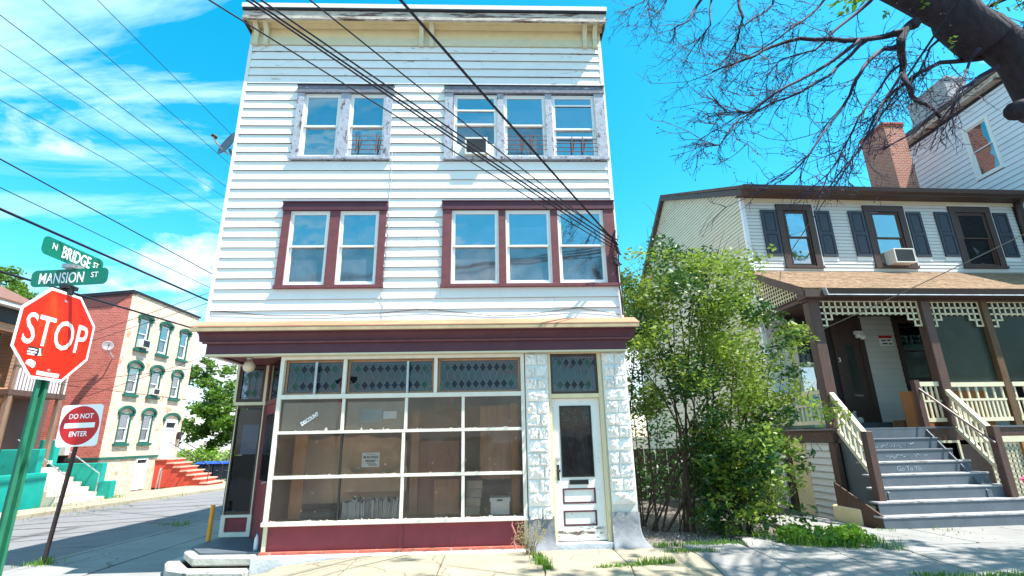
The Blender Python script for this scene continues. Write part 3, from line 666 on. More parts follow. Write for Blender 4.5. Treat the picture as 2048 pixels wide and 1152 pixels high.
for k in range(3):
    a, c = ed[k]+.03*(k > 0), ed[k+1]-.03*(k < 2)
    t = MB(); ring(t, a+.002, c-.002, tz0+.002, tz1-.002, .035, YF+.075, YF+.105); t.build('transom_light', m_panelw, shop)
    B('pane', g_leaded, shop, a+.037, c-.037, YF+.088, YF+.092, tz0+.037, tz1-.037)
    leading(shop, None, a+.04, c-.04, tz0+.04, tz1-.05, YF+.083)
for mx in (-2.985, -1.46): B('thin_mullion', m_steel, shop, mx-.018, mx+.018, YF-.005, YF+.03, tz0, tz1-.04)
fl_ = MB()     # old putty and paint flaking along the foot of the panes
for ri, (z0, z1, ms) in enumerate(rows):
    for k in range(70 if ri == 0 else 32):
        x = random.uniform(sx0+.09, sx1-.05); h_ = random.uniform(.004, .022 if random.random() < .9 else .05); w_ = random.uniform(.006, .03)
        if min(abs(x-m__) for m__ in ms) < .05: continue
        fl_.add([(x-w_, ymid-.002, z0+.001), (x+w_, ymid-.002, z0+.001), (x+w_*random.uniform(-.6,.9), ymid-.003, z0+h_), (x-w_*random.uniform(.1,.9), ymid-.003, z0+h_*random.uniform(.4,1))], [(0,1,2,3)])
for k in range(60):
    x = random.uniform(sx0+.1, sx1-.1); z = random.choice((random.uniform(1.82, 2.25), random.uniform(1.15, 1.7), random.uniform(.5, 1.0))); w_ = random.uniform(.003, .009); fl_.add([(x-w_, ymid-.002, z), (x, ymid-.002, z-w_), (x+w_, ymid-.002, z+w_*.4), (x, ymid-.002, z+w_*1.4)], [(0,1,2,3)])
fl_.build('paint_flake', m_flake, shop, kind='stuff')
# display space
room(shop, None, sx0+.06, sx1+.02, YF+.125, YF+1.75, .39, 3.0, m_brownint, 'display_lining')
# stone piers with rock faced blocks
def block(x0, x1, z0, z1, y, mat, seed):
    nx, nz = 9, 6; b = MB(); vs = []; fs = []
    for j in range(nz+1):
        for i in range(nx+1):
            u, v = i/nx, j/nz; e = min(u, 1-u, v, 1-v)
            rg = 1-min(1, abs(noise.noise(Vector((x0*9+u*3.4+seed, z0*7+v*2.2, seed*1.7))))*3.2); rg2 = 1-min(1, abs(noise.noise(Vector((u*7+seed, v*6, seed))))*2.6)
            d = 0 if e < .01 else (.016+.060*rg*rg+.022*rg2)*min(1, e*8)
            vs.append((x0+(x1-x0)*u, y-d, z0+(z1-z0)*v))
    n = nx+1
    for j in range(nz):
        for i in range(nx): fs.append((j*n+i, j*n+i+1, (j+1)*n+i+1, (j+1)*n+i))
    b.add(vs, fs)
    k = len(vs); b.add([(x0,y,z0),(x1,y,z0),(x1,y,z1),(x0,y,z1),(x0,y+.03,z0),(x1,y+.03,z0),(x1,y+.03,z1),(x0,y+.03,z1)], [(0,4,5,1),(1,5,6,2),(2,6,7,3),(3,7,4,0)])
    return b.build('stone_block', mat, pier)
sd = 0
for (x0, x1, zb, wide) in ((.515, .905, .43, 0), (1.83, 2.245, .50, 1)):
    pier = B('stone_pier', m_mortar, bld, x0, x1, YF-.028, YF+.4, -.05, 3.0)
    z = 3.0-.008; h = .2015; k = 0
    while z-h > zb-.08:
        if k % 2 == 0: ed = [x0+.004, x0+(x1-x0)*(.5+random.uniform(-.06, .06)), x1-.004]
        else: ed = [x0+.004, x0+(x1-x0)*random.uniform(.3, .7), x1-.004] if k % 4 == 1 else [x0+.004, x1-.004]
        for i in range(len(ed)-1):
            sd += 1; block(ed[i]+.006, ed[i+1]-.006, z-h+.010, z-.004, YF-.03, m_stone, sd*3.17)
        z -= h; k += 1
    # smeared cement foot, flaring at the ground
    vs = []; fs = []; nx, nz = 14, 9
    for j in range(nz+1):
        v = j/nz; zz = -.06+(zb+.06+.05*random.uniform(-1, 1)*(j == nz))*v
        fl = (1-v)**5
        for i in range(nx+1):
            u = i/nx; jz = .035*noise.noise(Vector((u*5+sd, v*2, 1))) if j == nz else 0
            xx = x0-.01-.03*fl + (x1-x0+.02+.03*fl+(.20 if wide else .06)*fl)*u
            yy = YF-.05-.012*noise.noise(Vector((u*4+sd, v*4, 3)))-(.26 if wide else .16)*fl*(.7+.3*u)
            vs.append((xx, yy, zz+jz))
    n = nx+1
    for j in range(nz):
        for i in range(nx): fs.append((j*n+i, j*n+i+1, (j+1)*n+i+1, (j+1)*n+i))
    if wide:   # right hand return
        base = len(vs)
        for j in range(nz+1):
            p = vs[j*n+nx]; vs.append((x1+.012+.30*(1-j/nz)**3*.3, YF+.5, p[2]))
        for j in range(nz): fs.append((j*n+nx, base+j, base+j+1, (j+1)*n+nx))
    MB().add(vs, fs).build('cement_foot', m_cement, pier, smooth=True)
# doorway
dj = MB(); dj.box(.91, .948, YF-.005, YF+.3, .0, 3.0); dj.box(1.755, 1.825, YF-.005, YF+.3, .0, 3.0); dj.box(.95, 1.753, YF-.005, YF+.3, 2.992, 3.0+.003)
dj = dj.build('doorway', m_cream, bld)
B('jamb_strip', m_creampale, dj, 1.775, 1.80, YF-.018, YF-.006, .02, 2.98)
B('transom_rail', m_cream, dj, .95, 1.753, YF+.0, YF+.12, 2.245, 2.315)
B('threshold', m_ledge, dj, .91, 1.83, YF-.10, YF+.28, -.04, .05)
t = MB(); ring(t, .952, 1.751, 2.318, 2.988, .035, YF+.02, YF+.055); t.build('transom_light', m_brown, dj)
B('pane', g_leaded, dj, .985, 1.716, YF+.036, YF+.040, 2.352, 2.954); leading(dj, None, .99, 1.71, 2.36, 2.945, YF+.031, s=.12)
room(dj, None, .95, 1.755, YF+.125, YF+1.2, .05, 2.99, m_dark)
m_door = M('peeling_door_paint', (.74,.73,.70), .6, .06, 5, .12, 25, col2=(.20,.15,.12), thr=.645, s2=7, st2=(1,1,1.6), soft=.03)
dx0, dx1, dz0, dz1 = .955, 1.75, .062, 2.24; gx0, gx1 = 1.075, 1.605
d = MB()
for (a, c, e, f) in ((dx0, gx0, dz0, dz1), (gx1, dx1, dz0, dz1), (gx0, gx1, 2.12, dz1), (gx0, gx1, .83, .995), (gx0, gx1, .50, .60), (gx0, gx1, dz0, .275)): d.box(a, c, YF+.06, YF+.10, e, f)
door = d.build('door', m_door, dj)
# (door panels hang one level up so that they stay third level)
b = MB(); ring(b, gx0, gx1, .995, 2.12, .016, YF+.048, YF+.09); b.build('door_glass_bead', m_iron, dj)
B('door_pane', g_dark, dj, gx0+.016, gx1-.016, YF+.072, YF+.077, 1.011, 2.104)
curtain(dj, None, gx0+.02, gx1-.02, 1.02, 2.10, YF+.12, M('lace_curtain', (.085,.06,.075), .9, .5, 9, col2=(.36,.32,.33), thr=.50, s2=7, soft=.22, st2=(2.2,1,.8)), 8, .015, 'lace_curtain')
curtain(dj, None, gx0+.02, gx1-.02, 1.80, 2.10, YF+.098, M('lace_valance', (.13,.10,.11), .9, .4, 12, col2=(.50,.46,.46), thr=.48, s2=12, soft=.18), 9, .012, 'lace_valance')
for (e, f) in ((.60, .83), (.275, .50)):
    B('door_panel', m_door, dj, gx0+.025, gx1-.025, YF+.076, YF+.09, e+.025, f-.025)
    b = MB(); ring(b, gx0, gx1, e, f, .024, YF+.055, YF+.088); b.build('panel_moulding', m_maroondk, dj)
m_peeldoor = M('worn_door_foot', (.62,.60,.56), .75, .15, 6, .35, 22, col2=(.13,.09,.07), thr=.545, s2=6, st2=(.7,1,3.5), soft=.03)
B('kick_board', m_peeldoor, dj, dx0+.02, dx1-.02, YF+.052, YF+.0595, .066, .255)
b = MB(); ring(b, 1.19, 1.50, .885, .955, .013, YF+.045, YF+.062); b.box(1.203, 1.487, YF+.055, YF+.0605, .898, .942); b.build('mail_slot', m_iron, dj)
MB().lathe([(.034,0),(.034,.012),(.02,.016),(.02,.022)], (1.015, YF+.06, 1.28), 14, Matrix(((1,0,0),(0,0,-1),(0,1,0)))).build('deadbolt', m_steel, dj)
b = MB(); b.box(.995, 1.035, YF+.048, YF+.0598, .95, 1.19); b.lathe([(.012,0),(.012,.03),(.03,.045),(.03,.06),(.012,.07)], (1.015, YF+.048, 1.10), 12, Matrix(((1,0,0),(0,0,-1),(0,1,0)))); b.build('door_handle', m_iron, dj)
# left corner entry: side light in front of the side wall, canted maroon door
ent = MB().prism([(-4.90,9.06,-.12),(-4.50,8.58,-.12),(-3.52,8.53,-.12),(-3.52,10.3,-.12),(-4.91,10.3,-.12)], (0,0,.15)).build('entry_floor', m_blue, bld)
ys = 9.82
b = MB(); ring(b, -4.88, -4.34, .04, .40, .075, ys, ys+.06, wt=.045); sl = b.build('sidelight', m_whitewood, bld)
B('base_panel', m_maroonkick, sl, -4.80, -4.42, ys+.03, ys+.06, .12, .35)
b = MB(); ring(b, -4.88, -4.36, .402, 2.30, .05, ys+.005, ys+.06); b.build('sidelight_frame', m_brown, sl)
B('cream_stop', m_creampale, sl, -4.372, -4.352, ys-.012, ys+.004, .402, 2.30); B('cream_stop', m_creampale, sl, -4.86, -4.845, ys-.008, ys+.004, .402, 2.30)
B('transom_bar', m_creampale, sl, -4.92, -4.33, ys-.02, ys+.06, 2.302, 2.36)
b = MB(); ring(b, -4.89, -4.40, 2.362, 3.04, .055, ys+.01, ys+.06); b.build('transom_frame', m_brown, sl)
B('cream_post', m_creampale, sl, -4.395, -4.345, ys-.015, ys+.06, 2.362, 3.05); B('cream_post', m_creampale, sl, -4.94, -4.895, ys-.015, ys+.06, 2.362, 3.05)
B('pane', g_dark, sl, -4.83, -4.41, ys+.03, ys+.034, .452, 2.25); B('pane', g_leaded, sl, -4.835, -4.455, ys+.035, ys+.039, 2.417, 2.985)
B('white_board', m_lamp, sl, -4.72, -4.42, ys+.045, ys+.05, 1.42, 1.95); B('tan_board', m_brownsheet, sl, -4.82, -4.42, ys+.055, ys+.06, 1.42, 2.22); B('dark_board', M('black_film', (.03,.03,.035), .3), sl, -4.83, -4.41, ys+.045, ys+.05, .46, 1.40)
B('pale_board', m_lamp, sl, -4.74, -4.50, ys+.05, ys+.055, 2.45, 2.95)
lt = B('sidelight_leading', m_brown, bld, -4.40, -4.398, ys+.06, ys+.061, 2.4, 2.9); leading(lt, None, -4.83, -4.46, 2.43, 2.975, ys+.030, s=.12)
B('side_wall', m_dark, bld, -4.89, -4.35, ys+.50, ys+.52, .04, 3.05)
Vp = Vector((-3.575, YF+.10, 0)); Vq = Vector((-4.36, ys+.02, 0)); dv = (Vq-Vp).normalized(); L_ = (Vq-Vp).length
Tc = Matrix(((dv.x, -dv.y*-1, 0, Vp.x), (dv.y, dv.x*-1, 0, Vp.y), (0, 0, 1, 0), (0, 0, 0, 1)))
Tc = Matrix(((dv.x, dv.y, 0, Vp.x), (dv.y, -dv.x, 0, Vp.y), (0, 0, 1, 0), (0, 0, 0, 1)))   # y local: towards the inside of the shop
ce = MB(Tc); ce.box(0, .12, 0, .06, .03, 3.05); ce.box(L_-.12, L_, 0, .06, .03, 3.05); ce.box(.122, L_-.122, 0, .06, 2.28, 2.36); ce = ce.build('entry_frame', m_maroon, bld)
B('entry_door', m_maroonkick, ce, .125, L_-.125, .015, .055, .04, 2.275, Tc); B('door_pane', g_dark, ce, .30, L_-.30, .004, .010, 1.0, 2.1, Tc)
B('door_edge_trim', M('lilac_paint', (.55,.45,.55), .5), ce, .10, .135, -.012, -.002, .5, 2.27, Tc)
MB(Tc).tube([(.32, -.01, 1.0), (.32, -.05, 1.0), (.36, -.06, .98)], .015, 6).build('door_handle', m_steel, ce)
B('transom_pane', g_leaded, ce, .125, L_-.125, .02, .025, 2.365, 3.04, Tc)
# ledge along the shop base, entry steps
MB().prism([(-3.6,8.26,-.4),(.50,8.28,-.4),(.50,8.46,-.4),(-3.6,8.46,-.4)], (0,0,.392)).build('base_ledge', m_ledge, bld, bevel=.01)
stp = thing('entry_steps', 'two worn concrete steps at the corner entry of the white building', 'steps', (-4.5, 8.7, -.3))
def worn(name, pts, z0, z1):
    o = MB().prism([(p[0], p[1], z0) for p in pts], (0, 0, z1-z0)).build(name, m_stepc, stp, bevel=.025)
worn('step', [(-4.95, 8.95), (-4.55, 8.46), (-3.603, 8.38), (-3.603, 8.51), (-4.95, 9.95)], -.13, .0); worn('step', [(-5.20, 8.92), (-4.88, 8.42), (-4.45, 8.20), (-3.603, 8.12), (-3.603, 8.372), (-4.56, 8.452), (-4.957, 8.94), (-4.96, 9.6), (-5.20, 9.6)], -.36, -.145)
# cables on the wall
def cable(name, label, pts, r, mat, group=None, cat='cable'):
    return MB().tube(pts, r, 5).build(name, mat, label=label, cat=cat, group=group)
fp = lambda x, z, y=YF-.035: (x, y, z)
cable('wall_cable', 'thin cable drooping along the bottom clapboards above the shop roof', [fp(-4.85,3.80),fp(-4.4,3.765),fp(-3.9,3.71),fp(-2.9,3.70),fp(-1.95,3.735),fp(-1.2,3.80),fp(-.7,3.74),fp(0,3.66),fp(.6,3.68),fp(1.2,3.76),fp(1.5,3.79),fp(2.0,3.70),fp(2.2,3.66)], .006, m_black)
cable('wall_cable', 'thin white cable running down the clapboards beside the left windows', [fp(-1.925,6.9),fp(-1.91,6.3),fp(-1.93,5.9),fp(-1.905,5.2),fp(-1.93,4.5),fp(-1.96,4.1),fp(-1.93,3.9),fp(-1.94,3.63)], .006, m_steel)
for i, (dx, lab) in enumerate(((0, 'black cable bundle tied to the right corner of the white building'), (.05, 'loose black cable hanging down the right corner beside the cable bundle'))):
    cable('corner_cable', lab, [(2.24+dx, YF-.07, 5.25-.1*i), (2.20+dx, YF-.09, 5.0), (2.26, YF-.08, 4.75), (2.21+dx, YF-.07, 4.45), (2.25+dx*.5, YF-.06, 4.0), (2.26, YF-.05, 3.65)], .014 if i == 0 else .008, m_black)
cc = thing('cable_clamp', 'tangle of black connectors where the overhead cables meet the building corner', 'connector', (2.2, YF-.1, 4.9))
for k in range(7):
    a = Vector((2.20+.03*math.sin(k*2.1), YF-.11, 4.95-.06*k+.05*math.cos(k))); MB().tube([a, a+Vector((.04*math.cos(k), -.02, -.10)), a+Vector((.07, 0, -.19+.02*k))], .016, 6).build('connector', m_black, cc)
# things in and on the shop window
letT = FX((-3.02, ymid-.003, 1.975))
text('discount_lettering', 'DISCOUNT', .085, letT, m_signwhite, shop, sx=.72, rot=rad(33), thick=.003, depth=.0008)
n = thing('permit_notice', 'white building permit notice taped inside the shop window', 'notice', (-2.0, ymid+.02, 1.32))
B('sheet', m_paper, n, -2.14, -1.86, ymid+.02, ymid+.022, 1.215, 1.435)
text('lettering', 'BUILDING', .052, FX((-2.0, ymid+.019, 1.365)), m_ink, n, thick=.002, depth=.0005); text('lettering', 'PERMIT', .052, FX((-2.0, ymid+.019, 1.305)), m_ink, n, thick=.002, depth=.0005)
b = MB()
for i, zz in enumerate((1.41, 1.27, 1.255, 1.24)): b.box(-2.08+.02*i, -1.93+.015*i, ymid+.0185, ymid+.0195, zz-.003, zz+.003)
b.build('small_print', m_ink, n)
for (x0, x1, lab, mt) in ((-3.48, -2.53, 'grey corrugated cardboard behind the pane lettered in white', m_card), (-2.44, -1.50, 'grey cardboard with a pale blue patch behind the second shop pane', m_card)):
    t = B('cardboard_sheet', mt, None, x0, x1, YF+.06, YF+.068, 1.80, 2.24, label=lab, cat='cardboard')
B('paper_sheet', m_paper, None, -1.84, -1.62, YF+.045, YF+.047, 1.96, 2.08, label='small lilac white sheet stuck on the cardboard of the second pane', cat='paper')
B('paper_sheet', M('pale_blue_paper', (.36,.43,.46), .9), None, -2.2, -1.86, YF+.050, YF+.052, 1.9, 2.12, label='pale blue rectangle of paper on the cardboard of the second pane', cat='paper')
# added brown sheets standing in for the wavy reflection, upper edge sagging
def sag(name, label, x0, x1, z0, zt, dip, y, mat):
    vs = []; fs = []; n = 30
    for i in range(n+1):
        u = i/n; x = x0+(x1-x0)*u; top = zt-dip*4*u*(1-u)+.02*math.sin(u*23)
        vs += [(x, y+.02*math.sin(u*14), z0), (x, y+.02*math.sin(u*14+1), top)]
        if i: fs.append((2*i-2, 2*i, 2*i+1, 2*i-1))
    MB().add(vs, fs).build(name, mat, label=label, cat='paper', smooth=True)
sag('reflection_sheet', 'wide sagging brown sheet standing in for a reflection in the left half of the shop window', -3.45, -1.55, .62, 1.62, -.08, YF+.72, m_brownsheet)
sag('reflection_sheet', 'low brown sheet standing in for a reflection in the second pane from the left', -2.6, -1.5, .8, 1.2, .12, YF+.55, m_brownsheet)
for (x0, x1, z0, z1, y, mt, lab) in ((-3.33, -3.12, .44, 1.75, YF+.30, m_woodor, 'upright orange plank at the left end of the shop window'), (-1.30, -.62, .44, 1.60, YF+.55, m_paneldk, 'reddish veneer board standing behind the third pane'),
        (-1.02, -.60, .44, .98, YF+.42, m_panelw, 'brown board leaning low behind the third pane'), (-.26, .30, .95, 2.18, YF+.6, m_panelw, 'tall wooden cabinet front behind the right pane'), (.27, .40, .44, 2.2, YF+.35, m_woodor, 'narrow orange board at the right end of the shop window'),
        (-1.44, -1.30, .44, 2.1, YF+.5, m_panelw, 'dim upright plank just left of the reddish board')):
    B('wooden_board', mt, None, x0, x1, y, y+.03, z0, z1, label=lab, cat='board', bevel=.004)
mags = [M('magazine_%s' % k, c, .6) for k, c in (('mid', (.34,.36,.40)), ('pale', (.45,.46,.50)), ('dark', (.22,.23,.26)))]
x = -2.44
while x < -1.56:
    w_ = random.uniform(.022, .045); h_ = random.uniform(.22, .30); lean = .02*(random.random()-.5) if x < -1.8 else -.09*(x+1.9)
    MB().hexa([(x,YF+.16,.445),(x+w_*.85,YF+.16,.445),(x+w_*.85,YF+.40,.445),(x,YF+.40,.445),(x-lean,YF+.16,.445+h_),(x+w_*.85-lean,YF+.16,.445+h_),(x+w_*.85-lean,YF+.40,.445+h_),(x-lean,YF+.40,.445+h_)]).build(
        'magazine', random.choice(mags), label='thin grey magazine standing in the row at the bottom of the shop window', cat='magazine', group='magazines in the shop window')
    x += w_
bx = thing('storage_box', 'white lidded file box in the bottom right pane of the shop window', 'box', (.07, YF+.3, .445))
B('carton', m_paper, bx, -.08, .22, YF+.20, YF+.5, .448, .64); B('lid', m_paper, bx, -.095, .235, YF+.185, YF+.515, .641, .70); B('hand_hole', m_ink, bx, .02, .11, YF+.182, YF+.1845, .65, .675)
for k in range(4): B('flat_box', m_card if k % 2 else m_greyint, None, -.49+.01*k, -.26+.015*k, YF+.25, YF+.6, .448+.13*k, .572+.13*k, label=['lowest flat box of the stack left of the white file box','second flat box from the bottom of the stack in the window','third flat box from the bottom of the stack in the window','topmost flat box of the stack in the shop window'][k], cat='box', group='stacked flat boxes in the window')
MB().box(-3.1, -2.55, YF+.2, YF+.5, .447, .56).build('dark_case', m_acg, label='low dark case on the floor of the shop window beside the orange plank', cat='case', bevel=.02)
lp = thing('table_lamp', 'white shaded lamp glowing pale behind the leaded glass at the upper right', 'lamp', (-.11, YF+.25, 2.4))
MB().lathe([(.165,2.53),(.105,2.79),(.10,2.79),(.16,2.53)], (-.11, YF+.28, 0), 20).build('lamp_shade', m_lamp, lp, smooth=True)
MB().tube([(-.11, YF+.28, 2.53), (-.11, YF+.28, 2.36)], .02, 8).build('lamp_stem', m_iron, lp); B('lamp_shelf', m_panelw, lp, -.3, .1, YF+.14, YF+.5, 2.325, 2.355)
# satellite dish on the left side wall
ds = thing('satellite_dish', 'grey satellite dish on the upper left corner of the white building', 'satellite dish', (-5.0, 8.7, 6.7))
def dish(t, c, nrm, r, mat, arm):
    n_ = Vector(nrm).normalized(); u = n_.orthogonal().normalized(); v = n_.cross(u); Mx = Matrix((u, v, n_)).transposed()
    MB().lathe([(r*k/7, .22*r*(k/7)**2) for k in range(1, 8)]+[(r*k/7, .22*r*(k/7)**2-.012) for k in range(7, 0, -1)], c, 22, Mx).build('reflector', mat, t, smooth=True)
    c = Vector(c); e = c+n_*arm+Vector((0, 0, -.05))
    MB().tube([c-Vector((0,0,r*.8)), c+n_*arm*.7-Vector((0,0,r*.55)), e], .018, 6).build('arm', m_steel, t)
    MB().tube([e, e-n_*.10], [.035, .045], 8).build('feed_horn', m_iron, t)
    return c
c = dish(ds, at(459, 290, 8.8), (-.55, -.78, .28), .27, m_dish, .36)
MB().tube([c-Vector((-.02,0,.1)), (-4.98, 8.85, 6.65), (-4.93, 8.86, 6.58)], .028, 8).build('mount', m_steel, ds)
# bits by the entry
b = MB(); b.tube([(-4.905, 9.55, -.35), (-4.905, 9.55, .60)], .036, 12); b.build('orange_pipe', m_orangepipe, label='short orange painted pipe at the left corner of the white building', cat='pipe')
bt = thing('plastic_bottle', 'clear plastic bottle standing on the entry floor by the shop window', 'bottle', (-3.72, 8.75, .03))
MB().lathe([(.032,.03),(.034,.05),(.034,.17),(.03,.20),(.014,.235),(.012,.25)], (-3.72, 8.68, 0), 12).build('body', m_plastic, bt, smooth=True); MB().lathe([(.014,.25),(.014,.27)], (-3.72, 8.68, 0), 10).build('cap', M('blue_cap', (.1,.15,.5), .4), bt)
# ================================================================== THE PORCH HOUSE ON THE RIGHT
Q = .045; RO = Vector((7.41, 11.2, 0))
TR = Matrix.Translation(RO) @ Matrix.Rotation(Q, 4, 'Z')        # local: x along the front, y into the house
rh = thing('porch_house', 'cream sided two storey house with a brown front porch and slate shutters', 'house', (9.5, 12, 0))
PF = 1.69; YW = 2.0; AX1 = 9.1
RW = [(1.04, 2.16, 6.12, 8.13), (3.78, 5.08, 6.14, 8.14), (6.56, 7.93, 6.16, 8.16)]
pw = [(3.86, 4.86, 2.82, 4.66), (6.68, 8.0, 2.82, 4.72), (2.0, 2.86, PF, 4.62), (.72, 1.56, PF, 4.45)]
wallholes('front_wall', rh, m_lapdark, TR, 0, AX1, -.3, 8.40, YW+.01, YW+.12, [(h[0]+.1, h[1]-.1, h[2]+.08, h[3]-.1) for h in RW]+[(h[0]+.08, h[1]-.08, h[2]+.05, h[3]-.08) for h in pw])
boards(rh, m_rhs, TR, .10, AX1-.35, 5.95, 8.30, .107, YW, RW, single=False, name='siding', lap=.021)
boards(rh, m_rhs, TR, 2.88, 3.84, PF, 4.75, .155, YW, pw, lap=.024)
boards(rh, m_rhs, TR, 4.88, 6.66, PF, 4.75, .155, YW, pw, single=True, lap=.018)
boards(rh, m_rhs, TR, .05, .70, PF, 4.75, .155, YW, (), single=False, name='siding', lap=.018)
B('corner_board', m_h3, rh, -.02, .10, YW-.03, YW+.05, -.1, 8.36, TR)
# side wall: gable with siding
TS = TR @ Matrix(((0,1,0,0),(-1,0,0,0),(0,0,1,0),(0,0,0,1)))     # local x = -b, y = a : wall faces -a
TS = TR @ Matrix(((0,1,0,0),(1,0,0,0),(0,0,1,0),(0,0,0,1)))      # local x = b (into the depth), y = a
def gable(z):
    if z < 7.4: return (YW+.06, 11.8)
    lo = YW+.06 if z < 8.34 else 1.75+(z-8.30)/.497
    hi = 7.3+(10.95-z)/.80
    return (max(lo, YW+.06), min(hi, 11.8))
boards(rh, m_rhside, TS, YW, 11.8, -.2, 10.93, .112, .0, single=False, name='side_siding', lap=.022, clip=gable)
b = MB(TR); b.prism([(.012, YW+.05, -.3), (.012, 11.75, -.3), (.012, 11.75, 7.35), (.012, 7.3, 10.92), (.012, YW+.05, 8.30)], (.1, 0, 0)); b.build('side_wall', m_lapdark, rh)
# roof: two slopes, dark fascia, gutter, rake boards
ys_, zs_ = 1.62, 8.34; yp, zp = 7.3, 11.05
b = MB(TR); b.hexa([(-.16,ys_,zs_+.10),(AX1,ys_,zs_+.10),(AX1,yp,zp),(-.16,yp,zp),(-.16,ys_,zs_+.20),(AX1,ys_,zs_+.20),(AX1,yp,zp+.10),(-.16,yp,zp+.10)]); b.build('roof', m_roofdk, rh)
b = MB(TR); b.hexa([(-.16,yp,zp),(AX1,yp,zp),(AX1,12.2,7.12),(-.16,12.2,7.12),(-.16,yp,zp+.1),(AX1,yp,zp+.1),(AX1,12.2,7.22),(-.16,12.2,7.22)]); b.build('roof', m_roofdk, rh)
B('eave_soffit', m_brown, rh, -.14, AX1, 1.66, YW+.01, 8.315, 8.345, TR); B('fascia', m_brown, rh, -.17, AX1, 1.60, 1.655, 8.30, 8.46, TR)
b = MB(TR); b.prism([(-.15,1.595,8.33),(-.15,1.50,8.38),(-.15,1.47,8.50),(-.15,1.49,8.50),(-.15,1.595,8.40)], (AX1+.15,0,0)); b.build('gutter', m_brown, rh)
B('frieze_board', m_creampale, rh, .10, AX1-.3, YW-.03, YW, 8.20, 8.31, TR)
b = MB(TR); b.hexa([(-.17,1.66,8.24),(-.02,1.66,8.24),(-.02,yp,10.88),(-.17,yp,10.88),(-.17,1.66,8.43),(-.02,1.66,8.43),(-.02,yp,11.04),(-.17,yp,11.04)]); b.build('rake_board', m_brown, rh)
b = MB(TR); b.hexa([(-.17,yp+.01,10.88),(-.02,yp+.01,10.88),(-.02,12.15,7.0),(-.17,12.15,7.0),(-.17,yp+.01,11.04),(-.02,yp+.01,11.04),(-.02,12.15,7.16),(-.17,12.15,7.16)]); b.build('rake_board', m_brown, rh)
MB(TR).lathe([(.05,0),(.12,.12),(.12,.3),(.06,.32)], (-.09, 1.66, 8.22), 8).build('gutter_end', m_brown, rh)
# upper windows
for i, (x0, x1, z0, z1) in enumerate(RW):
    cw = .19
    w = B('window', m_brown, rh, x0, x1, YW-.06, YW+.01, z1-.198, z1, TR)
    B('casing_board', m_brown, w, x0, x0+cw, YW-.055, YW+.01, z0+.07, z1-.20, TR); B('casing_board', m_brown, w, x1-cw, x1, YW-.055, YW+.01, z0+.07, z1-.20, TR); B('window_sill', m_brown, w, x0-.02, x1+.02, YW-.08, YW+.01, z0, z0+.068, TR)
    b = MB(TR); b.box(x1+.001, x1+.028, YW-.045, YW+.01, z0+.07, z1+.02); b.box(x0-.01, x1+.03, YW-.05, YW-.001, z1+.002, z1+.03); b.build('channel_trim', m_vinyl, w)
    sash_window(w, TR, x0+cw+.03, x1-cw-.03, z0+.08, z1-.22, (z0+z1)/2-.03, YW-.03, m_wood if i else m_brown, g_sky if i < 2 else g_dark, g_sky if i < 2 else g_dark, cur=[(.70,.96,.03,.5)] if i == 0 else None, blind=(.80,.97) if i == 2 else None)
    for s, (a, c) in enumerate(((x0-.50, x0-.03), (x1+.06, x1+.52))):
        zb, zt = z0+.36, z1-.20; m_ = .075
        if a < .02: a += .08
        b = MB(TR); ring(b, a, c, zb, zt, m_, YW-.06, YW-.018); b.box(a+m_, c-m_, YW-.06, YW-.018, (zb+zt)/2-.05, (zb+zt)/2+.05)
        sh = b.build('shutter', m_shutter, rh)
        for (e, f) in ((zb+m_, (zb+zt)/2-.05), ((zb+zt)/2+.05, zt-m_)):
            MB(TR).box(a+m_, c-m_, YW-.04, YW-.019, e, f).box(a+m_+.025, c-m_-.025, YW-.052, YW-.041, e+.025, f-.025).build('panel', m_shutter, sh)
        B('flashing', m_vinyl, rh, a-.01, c+.01, YW-.025, YW-.017, zb-.13, zb-.003, TR)
ac_unit('white window air conditioner in the middle upper window of the porch house', TR, 4.47, 6.22, .62, .43, YW-.34, YW+.03)
# chimney
t = brickmat('chimney_brick', (.36,.075,.035), (.50,.14,.07), (.42,.33,.28), 0, .20, .075, .012)
t2 = brickmat('chimney_brick_side', (.36,.075,.035), (.50,.14,.07), (.42,.33,.28), 1, .20, .075, .012)
def chimney(par, x0, x1, y0, y1, z0, z1, mf, ms, capm):
    b = MB(); b.add([(x0,y0,z0),(x1,y0,z0),(x1,y1,z0),(x0,y1,z0),(x0,y0,z1),(x1,y0,z1),(x1,y1,z1),(x0,y1,z1)], [(0,1,5,4),(2,3,7,6),(4,5,6,7)]); b.cur = 1
    b.add([(x0,y0,z0),(x1,y0,z0),(x1,y1,z0),(x0,y1,z0),(x0,y0,z1),(x1,y0,z1),(x1,y1,z1),(x0,y1,z1)], [(1,2,6,5),(3,0,4,7)])
    c = b.build('chimney', [mf, ms], par)
    for k, (e, zz) in enumerate(((.02, z1-.16), (.035, z1-.075))): 
        b = MB(); b.box(x0-e, x1+e, y0-e, y1+e, zz, zz+.072); b.build('corbel_course', capm, c)
    B('flue', m_dark, c, x0+.2, x1-.2, y0+.2, y1-.2, z1-.003, z1+.05)
chimney(rh, 15.50, 16.28, 16.6, 17.9, 9.6, 13.35, t, t2, M('corbel_brick', (.42,.10,.06), .85, .3, 12))
# --- porch
PA1 = 9.0
fl = B('porch_floor', m_blue, rh, -.02, PA1, -.06, YW-.04, PF-.04, PF, TR)
B('rim_board', m_wood, fl, -.01, PA1, -.035, -.005, PF-.30, PF-.042, TR); B('rim_board', m_wood, fl, -.015, .02, -.005, YW-.04, PF-.30, PF-.042, TR)
B('floor_edge', M('worn_edge', (.22,.18,.17), .8), fl, -.07, .02, -.09, YW-.04, PF-.037, PF+.002, TR)
